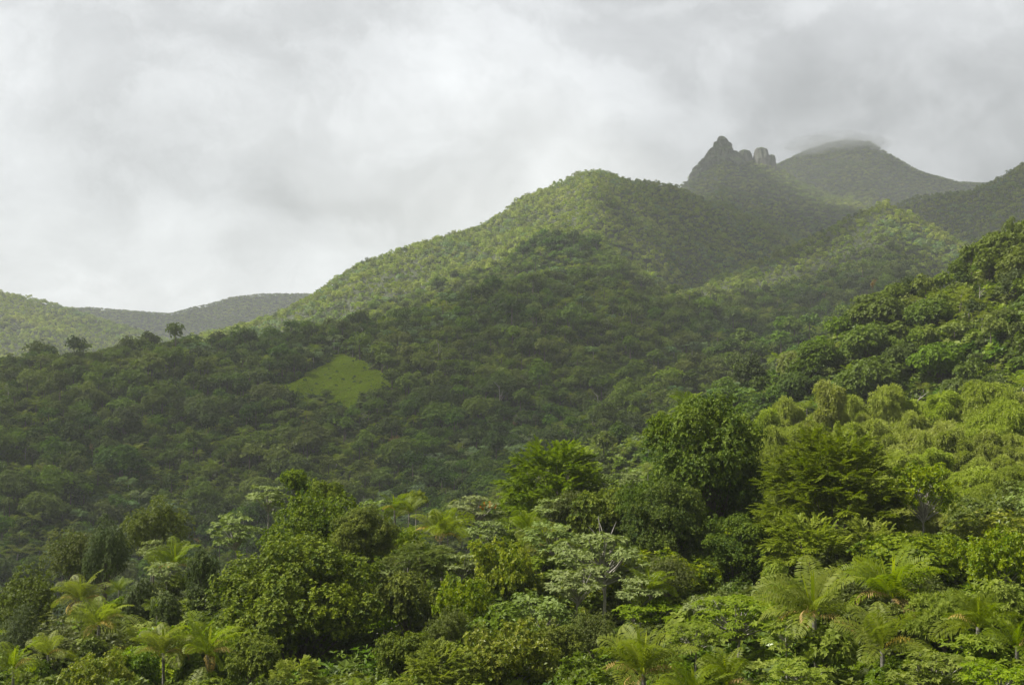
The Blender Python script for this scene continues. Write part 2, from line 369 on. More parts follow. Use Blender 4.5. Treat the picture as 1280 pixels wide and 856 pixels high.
def tube(paths, seg=6):
    """paths: list of (points (k,3), radii (k,)) -> V, F"""
    V = []; Fc = []; o = 0
    for pts, rad in paths:
        pts = np.asarray(pts, float); k = len(pts); d = unit(np.gradient(pts, axis=0))
        ref = np.where(abs(d[:, 2:3]) > .9, np.array([[1., 0, 0]]), np.array([[0, 0, 1.]]))
        e1 = unit(np.cross(d, ref)); e2 = np.cross(d, e1)
        a = np.arange(seg) / seg * 2 * math.pi
        ring = pts[:, None] + (e1[:, None] * np.cos(a)[None, :, None] + e2[:, None] * np.sin(a)[None, :, None]) * np.asarray(rad)[:, None, None]
        V.append(ring.reshape(-1, 3)); idx = np.arange(k * seg).reshape(k, seg) + o; nx = np.roll(idx, -1, 1)
        Fc.append(np.stack([idx[:-1], nx[:-1], nx[1:], idx[1:]], -1).reshape(-1, 4)); o += k * seg
    return np.concatenate(V), np.concatenate(Fc)
def limb(p0, p1, r0, r1, g, k=6, wig=.12, sag=0.0):
    t = np.linspace(0, 1, k)[:, None]; p0 = np.asarray(p0, float); p1 = np.asarray(p1, float)
    ln = np.linalg.norm(p1 - p0)
    pts = p0 * (1 - t) + p1 * t + np.cumsum(g.normal(0, wig * ln / k, (k, 3)), 0) * t * (1 - .3 * t)
    pts[:, 2] += (sag * ln * (t * (1 - t)))[:, 0]
    return pts, r0 + (r1 - r0) * t[:, 0]

# Each kind is modelled once in metres: crown mesh with its origin where the crown leaves the trunk,
# width 2R and height H above the origin.
PROTO = {}
def trunk_mesh(mat, g, lean=.06):
    k = 8; t = np.linspace(0, 1, k); x = np.cumsum(g.normal(0, lean / k, (k, 2)), 0) * 1.2
    pts = np.stack([x[:, 0], x[:, 1], t - .12 * (1 - t)], 1)          # unit height, foot under the soil
    V, Fq = tube([(pts, .028 - .012 * t + .012 * np.exp(-t * 12))], 8)
    return make_mesh('trunk', V, [Fq], mat, smooth=True)
def branch_mesh(ends, mat, g, r0=.16, origin=(0, 0, 0), frac=.9):
    P = []
    for e in ends:
        e = np.asarray(e) * frac
        o = np.asarray(origin, float) + np.array([0, 0, max(0, e[2]) * g.uniform(.0, .35)])
        P.append(limb(o, e, r0 * g.uniform(.6, 1), r0 * .18, g))
    V, Fq = tube(P, 5)
    return make_mesh('branches', V, [Fq], mat, smooth=True)
def lobes_on(Rr, H, K, g, lr=.3, low=.15):
    out = []
    while len(out) < K:
        d = rdir(1, g)[0]
        if d[2] < -low: continue
        rad = g.uniform(.62, 1.0) if len(out) > 3 else g.uniform(.3, .6)
        c = np.array([d[0] * Rr * (1 - lr) * rad, d[1] * Rr * (1 - lr) * rad, H * .42 + d[2] * H * .58 * (1 - lr * .8) * rad])
        out.append((c, lr * Rr * g.uniform(.7, 1.25)))
    return out
def lobe_points(lobes, per, g, H, squash=.8, up=-.35, cl=0.0):
    P = []; A = []; Tn = []
    for c, r in lobes:
        n = max(6, int(per * (r / lobes[0][1]) ** 2)); n = min(n, per * 2)
        if cl: n = max(4, n // 6)
        d = rdir(n * 2, g); d = d[d[:, 2] > up][:n]
        sub = 1 + .22 * np.sin(d[:, 0:1] * 5 + c[0]) * np.sin(d[:, 1:2] * 6 + c[1]) + g.normal(0, .07 if not cl else .13, (len(d), 1))
        p = c + d * r * sub * np.array([1, 1, squash]); tn = g.normal(0, .10) + g.normal(0, .12 if cl else 0, len(d))
        if cl:      # leafy tufts: several whorls crowd round each twig end
            p = np.repeat(p, 6, 0); e = rdir(len(p), g); d = np.repeat(d, 6, 0); tn = np.repeat(tn, 6); p = p + e * cl * g.uniform(.3, 1, (len(p), 1)); d = unit(d + e * .9)
        P.append(p); A.append(d + np.array([0, 0, .5])); Tn.append(np.broadcast_to(tn, len(p)))
    return np.concatenate(P), np.concatenate(A), np.concatenate(Tn)
def tuft_tree(name, Rr, H, K, per, m, L, Wd, mat, seed, lr=.28, beta=1.05, squash=.8, low=.2, tip=.5, tv=.14, droop=.12, bark='bark', fill=.25, cl=0.0):
    g = np.random.default_rng(seed); lob = lobes_on(Rr, H, K, g, lr, low); LV = Leaves()
    P, A, T = lobe_points(lob, per, g, H, squash, cl=cl)
    rosettes(LV, P, A, m, L, Wd, beta, .5 + T + g.normal(0, .12, len(P)), g, tv, droop)
    nf = int(len(P) * fill * 3)
    ci = g.integers(0, len(lob), nf); Q = np.stack([lob[i][0] for i in ci]) + rdir(nf, g) * (np.array([lob[i][1] for i in ci])[:, None] * g.random((nf, 1)) ** .4 * .95)
    Q = Q * g.uniform(.75, 1, (nf, 1))
    LV.add(Q, rdir(nf, g), L * 1.5, Wd * 1.7, rdir(nf, g), .2 + g.normal(0, .1, nf))
    PROTO[name] = dict(R=Rr, H=H, crown=LV.mesh('crown', M[mat]), branches=branch_mesh([c for c, r in lob], M[bark], g, Rr * .022), trunk=trunk_mesh(M[bark], g))
    return PROTO[name]
def feather_tree(name, Rr, H, nb, mat, seed, leaf=.2, rise=.55, ns=30, spl=.26):
    g = np.random.default_rng(seed); LV = Leaves(); ends = []
    for b in range(nb):
        h = H * ((b + g.random()) / nb * 1.03 - .15); az = g.random() * 6.283
        u = max(0, h / H); rad = Rr * (1 - max(0, (u - .35) / .65) ** 1.7) * (.78 + .22 * min(1, u / .25)) * g.uniform(.78, 1.05)
        hz = np.array([math.cos(az), math.sin(az), 0]); st = np.array([0, 0, max(h, .3) * .75])
        end = hz * rad + np.array([0, 0, h + rise * rad * .42 * (0.4 + u)])
        end[2] = min(end[2], H * g.uniform(.93, 1.02)); ends.append(end)
        n = max(10, int(ns * rad / Rr)); t = g.uniform(.3, 1.0, n)[:, None] ** .8
        pos = st * (1 - t) + end * t; pos[:, 2] += (rad * .10 * np.sin(t[:, 0] * 3.14))
        D0 = unit(end - st); side = unit(np.cross(D0, [0, 0, 1]))
        s = np.where(g.random(n) < .5, -1, 1)[:, None]
        D = unit(D0 * g.uniform(.6, 1.1, (n, 1)) + side * s * g.uniform(.15, .9, (n, 1)) + np.array([0, 0, -.16]) + g.normal(0, .22, (n, 3)))
        ln = Rr * spl * g.uniform(.6, 1.15, n) * (1.15 - .45 * t[:, 0])
        k = 11; tt = np.linspace(.08, 1, k)
        pts = pos[:, None] + D[:, None] * (ln[:, None, None] * tt[None, :, None]); pts[..., 2] -= (tt ** 2)[None] * ln[:, None] * .16
        Sd = unit(np.cross(D, [0, 0, 1.])); Nn = np.cross(Sd, D)
        tl = np.broadcast_to(.5 + g.normal(0, .15) + g.normal(0, .12, n)[:, None], (n, k))
        for sg in (-1, 1):
            dd = unit(D[:, None] * .75 + sg * Sd[:, None] * .8 + g.normal(0, .12, (n, k, 3)))
            LV.add(pts.reshape(-1, 3), dd.reshape(-1, 3), leaf * g.uniform(.8, 1.3, n * k), leaf * .5, np.repeat(Nn[:, None], k, 1).reshape(-1, 3) + g.normal(0, .3, (n * k, 3)), tl.ravel() + g.normal(0, .1, n * k), .2)
    PROTO[name] = dict(R=Rr, H=H, crown=LV.mesh('crown', M[mat]), branches=branch_mesh([e for e in ends if e[2] > .25 * H][::7], M['bark'], g, Rr * .018, frac=.85), trunk=trunk_mesh(M['bark'], g))
def cecropia(name, Rr, H, ntip, mat, seed, leaf=.42, bark='palebark', layers=3, lf=9):
    g = np.random.default_rng(seed); LV = Leaves(); tips = []
    for i in range(ntip):
        a = g.random() * 6.283; rr = Rr * .86 * math.sqrt(g.random()); ly = g.integers(0, layers) / max(1, layers - 1) if layers > 1 else 1
        z = H * (.35 + .6 * ly) * (1 - .35 * (rr / Rr) ** 2) + g.normal(0, .12)
        tips.append(np.array([rr * math.cos(a), rr * math.sin(a), z - leaf * .3]))
    tips = np.array(tips)
    for tp in tips:
        n = lf; az = np.arange(n) / n * 6.283 + g.random() * 6 + g.normal(0, .25, n)
        rad = leaf * g.uniform(.9, 2.1, n); el = g.uniform(-.1, .5, n)
        C = tp + np.stack([np.cos(az) * rad, np.sin(az) * rad, el * rad * .6], 1)
        A = np.stack([np.cos(az) * .35, np.sin(az) * .35, np.ones(n)], 1) + g.normal(0, .18, (n, 3))
        rosettes(LV, C, A, 8, leaf, leaf * .46, 1.38, g.uniform(.2, .8, n), g, .12, .18)
    PROTO[name] = dict(R=Rr, H=H, crown=LV.mesh('crown', M[mat]), branches=branch_mesh(tips, M[bark], g, Rr * .028, frac=.98), trunk=trunk_mesh(M[bark], g))
def bamboo(name, Rr, H, nc, seed, mat='bamboo'):
    """arching canes whose leafy tops nod over in soft ragged plumes"""
    g = np.random.default_rng(seed); LV = Leaves(); P = []
    for i in range(nc):
        az = i * 2.4 + g.normal(0, .4); out = Rr * .95 * math.sqrt((i + .3) / nc) * g.uniform(.8, 1.1); hh = H * (1 - .42 * (out / Rr) ** 2) * g.uniform(.74, 1.0)
        t = np.linspace(0, 1, 14); hz = np.array([math.cos(az), math.sin(az), 0])
        pts = hz * (out * (.08 + .92 * t ** 2.4))[:, None]; pts[:, 2] = hh * (1.12 * t - .16 * t ** 5 - .02) - .2
        P.append((pts, .045 * (1 - .85 * t)))
        tone = g.normal(0, .12); n = int(640 * (.8 + .1 * Rr) * g.uniform(.8, 1.2))
        s = g.beta(2.6, 1.15, n); q = np.stack([np.interp(s, t, pts[:, j]) for j in range(3)], 1)
        wid = Rr * .30 * (1.3 - s) ** .5 * g.uniform(.7, 1.15) * (1 + .35 * np.sin(s * 21 + i) + .25 * np.sin(s * 47 + 2 * i))
        d = rdir(n, g); d[:, 2] = d[:, 2] * .6 - .12; off = d * (wid * g.uniform(.35, 1.1, n))[:, None]
        c = q + off; A = unit(off + hz * .35 + np.array([0, 0, .05]))
        # twigs: three little leaf fans along each drooping twig
        for k in range(3):
            cc = c + A * (.20 * k) - np.array([0, 0, .05 * k * k])
            rosettes(LV, cc, A + np.array([0, 0, -.12 * k]), 4, .34, .10, .8, .5 + tone + g.normal(0, .12, n), g, .12, .22)
    V, Fq = tube(P, 5)
    PROTO[name] = dict(R=Rr, H=H, crown=LV.mesh('foliage', M[mat]), culms=make_mesh('culms', V, [Fq], M['bamboocane'], smooth=True))
M['bamboocane'] = solid_mat('bamboo canes', (.10, .13, .04), (.20, .22, .08), 3)
def frond(LV, az, e0, ln, g, mi=0, nl=34, lw=.085, ll=.75, curl=1.5, tint=.5, hang=.35, twist=0.0, fold=0.0):
    """one pinnate leaf: rachis arc plus two rows of leaflets"""
    k = nl; t = np.linspace(0, 1, k + 1); el = e0 - curl * t ** 1.35
    hz = np.array([math.cos(az), math.sin(az), 0]); st = np.stack([np.cos(el), np.sin(el)], 1) * (ln / k)
    cum = np.cumsum(st, 0); pts = hz * cum[:, 0:1] + np.array([0, 0, 1]) * cum[:, 1:2]
    Dv = hz * np.cos(el)[:, None] + np.array([0, 0, 1]) * np.sin(el)[:, None]
    Sd = np.array([-math.sin(az), math.cos(az), 0]); Sd = np.broadcast_to(Sd, Dv.shape); Up = np.cross(Dv, Sd) * -1
    Sd = unit(Sd * math.cos(twist) + Up * math.sin(twist)); Up = unit(np.cross(Sd, Dv)) 
    a = t > .12; tt = t[a]; L = ll * np.sin(np.clip((tt - .12) / .88 * .86 + .12, 0, 1) * math.pi) ** .6
    LV.add(pts[:-1:3], unit(pts[3::3][:len(pts[:-1:3])] - pts[:-1:3][:len(pts[3::3])]) if False else unit(Dv[:-1:3]), ln / k * 4, .07 - .05 * t[:-1:3], Up[:-1:3], .95, 0, mi)
    for sg in (-1, 1):
        n = a.sum()
        d = unit(Dv[a] * .55 + sg * Sd[a] * (1 - fold) + Up[a] * (.25 - hang + fold) + g.normal(0, .07, (n, 3)))
        tn = tint + g.normal(0, .1, n)
        mid = pts[a] + d * (L * .5)[:, None]
        LV.add(pts[a], d, L * .62, lw, Up[a], tn, 0.03, mi)
        d2 = unit(d + np.array([0, 0, -hang * 1.3])); LV.add(mid, d2, L * .55, lw * .95, Up[a], tn, .12, mi)
def palm(name, Rr, seed, nf=15, ndead=3, nspear=2):
    g = np.random.default_rng(seed); LV = Leaves()
    for i in range(nf):
        u = i / nf; e0 = 1.45 - 1.10 * u ** 1.2 + g.normal(0, .08); az = i * 2.399 + g.normal(0, .2)
        frond(LV, az, e0, Rr * 1.35 * g.uniform(.88, 1.1), g, curl=1.05 + .55 * u + g.normal(0, .12), tint=.35 + .35 * g.random(), twist=g.normal(0, .5), hang=g.uniform(.25, .6), nl=30, ll=Rr * .36, lw=Rr * .042)
    crown = LV.mesh('crown', M['palm'])
    sp = []; 
    for i in range(nspear):
        L2 = Leaves(); az = g.random() * 6.28; tl = g.uniform(.08, .3); D = unit(np.array([[math.cos(az) * tl, math.sin(az) * tl, 1.0]])); p0 = np.zeros((1, 3))
        for k in range(5):
            for sg in (-1, 1):
                L2.add(p0 + D * Rr * .17 * k, unit(D + np.array([[math.cos(az + 1.57 * sg), math.sin(az + 1.57 * sg), 0]]) * .10), Rr * .34, Rr * .045 * (1.2 - .12 * k), np.array([[math.cos(az), math.sin(az), 0.2]]), g.uniform(.2, .8), -.02)
        sp.append(L2.mesh('spear_leaf', M['palmyel']))
    dd = []
    for i in range(ndead):
        L2 = Leaves(); frond(L2, g.random() * 6.28, .62 + g.normal(0, .22), Rr * .95, g, nl=20, curl=1.3 + g.random() * .6, tint=.5, hang=1.1, ll=Rr * .27, lw=Rr * .03); dd.append(L2.mesh('dead_frond', M['dead']))
    k = 10; t = np.linspace(0, 1, k); pts = np.stack([.03 * np.sin(t * 3), .02 * t, t - .1 * (1 - t)], 1)
    V, Fq = tube([(pts, np.full(k, .022) + .008 * np.exp(-t * 9))], 8)
    PROTO[name] = dict(R=Rr, H=Rr * 1.15, crown=crown, spear=sp, dead=dd, trunk=make_mesh('trunk', V, [Fq], M['palmtrunk'], smooth=True))
M['palmtrunk'] = solid_mat('palm trunk', (.13, .12, .10), (.28, .26, .22), 12, stretch=(.3, .3, 3))
def weeping_tree(name, Rr, H, mat, seed, ns=900, leaf=.2):
    g = np.random.default_rng(seed); LV = Leaves(); d = rdir(ns * 2, g); d = d[d[:, 2] > -.1][:ns]; n = len(d)
    lump = 1 + .25 * np.sin(d[:, 0:1] * 7) * np.cos(d[:, 1:2] * 6)
    P = d * np.array([Rr, Rr, H * .62]) * lump * g.uniform(.55, 1, (n, 1)) ** .5 + np.array([0, 0, H * .38])
    k = 14; tt = np.linspace(0, 1, k); ln = g.uniform(.12, .34, n) * H
    pts = P[:, None] + (d * np.array([1, 1, .2]))[:, None] * (np.sin(tt * 1.5) * .12 * Rr)[None, :, None]; pts[..., 2] = pts[..., 2] - tt[None] * ln[:, None]
    pts[..., :2] += np.cumsum(g.normal(0, .02 * Rr, (n, k, 2)), 1)
    D = unit(np.stack([g.normal(0, .5, (n, k)), g.normal(0, .5, (n, k)), np.full((n, k), -.8)], -1))
    LV.add(pts.reshape(-1, 3), D.reshape(-1, 3), leaf * g.uniform(.8, 1.4, n * k), leaf * .4, rdir(n * k, g), (np.repeat(g.normal(.45, .18, n)[:, None], k, 1) + g.normal(0, .12, (n, k))).ravel(), 0)
    PROTO[name] = dict(R=Rr, H=H, crown=LV.mesh('crown', M[mat]), branches=branch_mesh(P[::14], M['bark'], g, Rr * .02), trunk=trunk_mesh(M['bark'], g))

# tufted broadleaf trees
tuft_tree('giant', 6.5, 10.5, 66, 230, 7, .19, .10, 'tuft', 11, lr=.21, cl=.34, fill=.12)
tuft_tree('giantb', 6.2, 10.0, 60, 230, 7, .19, .10, 'tuft', 10, lr=.22, cl=.34, fill=.12)
tuft_tree('darkgiant', 6.8, 14, 84, 220, 7, .20, .10, 'tuftdark', 12, lr=.20, low=.55, cl=.36, fill=.12)
tuft_tree('round', 3.2, 4.6, 26, 130, 7, .16, .085, 'tuft', 13, lr=.29, cl=.24, fill=.15)
tuft_tree('bushy', 4.2, 5.5, 34, 120, 7, .18, .085, 'shrub', 14, lr=.26, cl=.30, fill=.15)
tuft_tree('bright', 3.6, 5.0, 36, 80, 6, .21, .11, 'yellow', 15, lr=.22, fill=.14, bark='palebark', cl=.26)
tuft_tree('openyellow', 4.0, 7.0, 50, 46, 6, .24, .13, 'yellow', 16, lr=.17, fill=.06, bark='palebark', low=.5, cl=.26)
tuft_tree('olive', 3.8, 5.0, 30, 80, 7, .18, .08, 'olive', 17, lr=.28)
tuft_tree('bigleaf', 3.4, 4.4, 26, 30, 7, .42, .20, 'lime', 18, lr=.30, beta=1.25, fill=.12)
tuft_tree('willowleaf', 2.6, 3.4, 30, 30, 9, .32, .07, 'lime', 19, lr=.28, beta=.95)
feather_tree('feather', 5.6, 9.5, 330, 'feather', 21, leaf=.19, ns=30, spl=.19)
feather_tree('featherbig', 5.6, 11.5, 300, 'featherdark', 24, leaf=.20, ns=32, spl=.23)
feather_tree('feathersmall', 3.4, 5.0, 90, 'feather', 22, leaf=.16)
feather_tree('flatfeather', 4.6, 2.8, 80, 'olive', 23, leaf=.15, rise=.1)
cecropia('cecropia', 3.6, 3.4, 50, 'pale', 31, leaf=.36)
cecropia('cecropiasmall', 2.2, 3.0, 24, 'pale', 32, leaf=.34)
cecropia('cecropialime', 3.0, 3.0, 46, 'lime', 33, leaf=.32)
bamboo('bamboo', 3.2, 11, 17, 41)
bamboo('bamboobushy', 3.4, 10, 20, 44)
bamboo('bambootall', 2.2, 12, 10, 42)
bamboo('bamboowide', 4.6, 10, 30, 43)
palm('palm', 2.9, 51, ndead=4)
palm('palmyoung', 2.5, 52, nf=11, ndead=1, nspear=1)
palm('palmdry', 2.8, 53, nf=13, ndead=4, nspear=1)
tuft_tree('weeping', 3.8, 7.5, 38, 90, 6, .26, .075, 'dull', 61, lr=.24, squash=1.7, beta=1.2, droop=.6, low=.3)
tuft_tree('vinepillar', 1.8, 6.0, 24, 60, 6, .20, .08, 'dull', 62, lr=.36, squash=1.5, beta=1.2, droop=.5, low=.5)
# low shrubs
tuft_tree('shruba', 1.9, 2.3, 16, 60, 7, .20, .10, 'shrub', 71, lr=.34)
tuft_tree('shrubb', 2.0, 2.2, 16, 26, 7, .34, .18, 'lime', 72, lr=.34, beta=1.3)
tuft_tree('shrubc', 1.7, 2.6, 16, 50, 7, .18, .08, 'olive', 73, lr=.3)
cecropia('shrubd', 1.6, 1.5, 14, 'lime', 74, leaf=.30, layers=2)
# hillside trees, seen at 200 m and more
tuft_tree('hill1', 4.2, 6.0, 26, 46, 6, .38, .20, 'forest', 81, lr=.32)
tuft_tree('hill2', 3.6, 7.0, 22, 48, 6, .34, .18, 'forest', 82, lr=.32)
tuft_tree('hill3', 4.6, 5.0, 28, 44, 6, .40, .20, 'shrub', 83, lr=.30)
cecropia('hillpale', 3.4, 3.0, 18, 'farpale', 84, leaf=.6, lf=7)
tuft_tree('hilldark', 3.4, 7.5, 20, 46, 6, .32, .17, 'dull', 85, lr=.30)

# ------------------------------------------------------------------ placing single plants
BUSY = []
FULL = {'giant', 'darkgiant', 'round', 'bushy', 'bright', 'olive', 'tuftdarkx', 'bigleaf', 'feather', 'featherbig', 'giantb', 'feathersmall', 'weeping', 'vinepillar', 'shruba', 'shrubc', 'willowleaf', 'hill1', 'hill2', 'hill3', 'hilldark'}
def plant(kind, name, cat, px, ptop, y, wpx, label, group=None, hs=1.0, zfoot=None, rz=None, g=rng, maxh=None, full=None):
    """plant one tree on the ground at (column px, distance y): crown as wide as wpx photo pixels there, its top at row ptop"""
    p = PROTO[kind]; x = (px - 640) / F * y; z0 = zg(x, y)
    if full is None: full = kind in FULL
    ztop = y * float(elev(ptop)); Rw = wpx * y / F / 2; s = Rw / p['R'] * (1.16 if kind in FULL else 1.0)
    Ht = ztop - z0
    if maxh: Ht = min(Ht, maxh)
    Ht = max(Ht, .6 * p['H'] * s)
    root = bpy.data.objects.new(name, None); COL.objects.link(root); root.location = (x, y, z0); root.empty_display_size = .5
    rz = g.random() * 6.283 if rz is None else rz; root.rotation_euler = (0, 0, rz)
    tag(root, label, cat, group)
    if 'culms' in p:
        sz = max(Ht / p['H'], s * .85); zb = Ht - p['H'] * sz
        link('culms', p['culms'], root, (0, 0, zb), 0, (s, s, sz)); link('foliage', p['crown'], root, (0, 0, zb), 0, (s, s, sz))
    elif 'spear' in p:
        zc = max(Ht - p['H'] * s, .3)
        link('trunk', p['trunk'], root, (0, 0, 0), 0, (s * 6.5, s * 6.5, zc + .15))
        hx = (.03 * math.sin(3) * s * 6.5, .02 * s * 6.5, zc)
        link('crown', p['crown'], root, hx, 0, (s, s, s))
        for m in p['spear']: link('spear_leaf', m, root, hx, 0, (s, s, s))
        for m in p['dead']: link('dead_frond', m, root, hx, 0, (s, s, s))
    else:
        sz = s * hs
        if full: sz = min(max(sz, Ht * .8 / p['H']), sz * 1.25)
        zc = Ht - p['H'] * sz
        if zc < .2: zc = .2; sz = (Ht - .2) / p['H']
        tr = max(.45, zc + .5)
        link('trunk', p['trunk'], root, (0, 0, 0), 0, (max(s * 6, 3) * p['R'] / 4,) * 2 + (tr,))
        link('branches', p['branches'], root, (0, 0, zc), 0, (s, s, sz)); link('crown', p['crown'], root, (0, 0, zc), 0, (s, s, sz))
    BUSY.append((x, y, Rw))
    return root
B, Fe, Ba, Ce, Pa, Sh, We = 'broadleaf_tree', 'feathery_tree', 'bamboo_clump', 'cecropia_tree', 'palm_tree', 'shrub', 'vine_covered_tree'
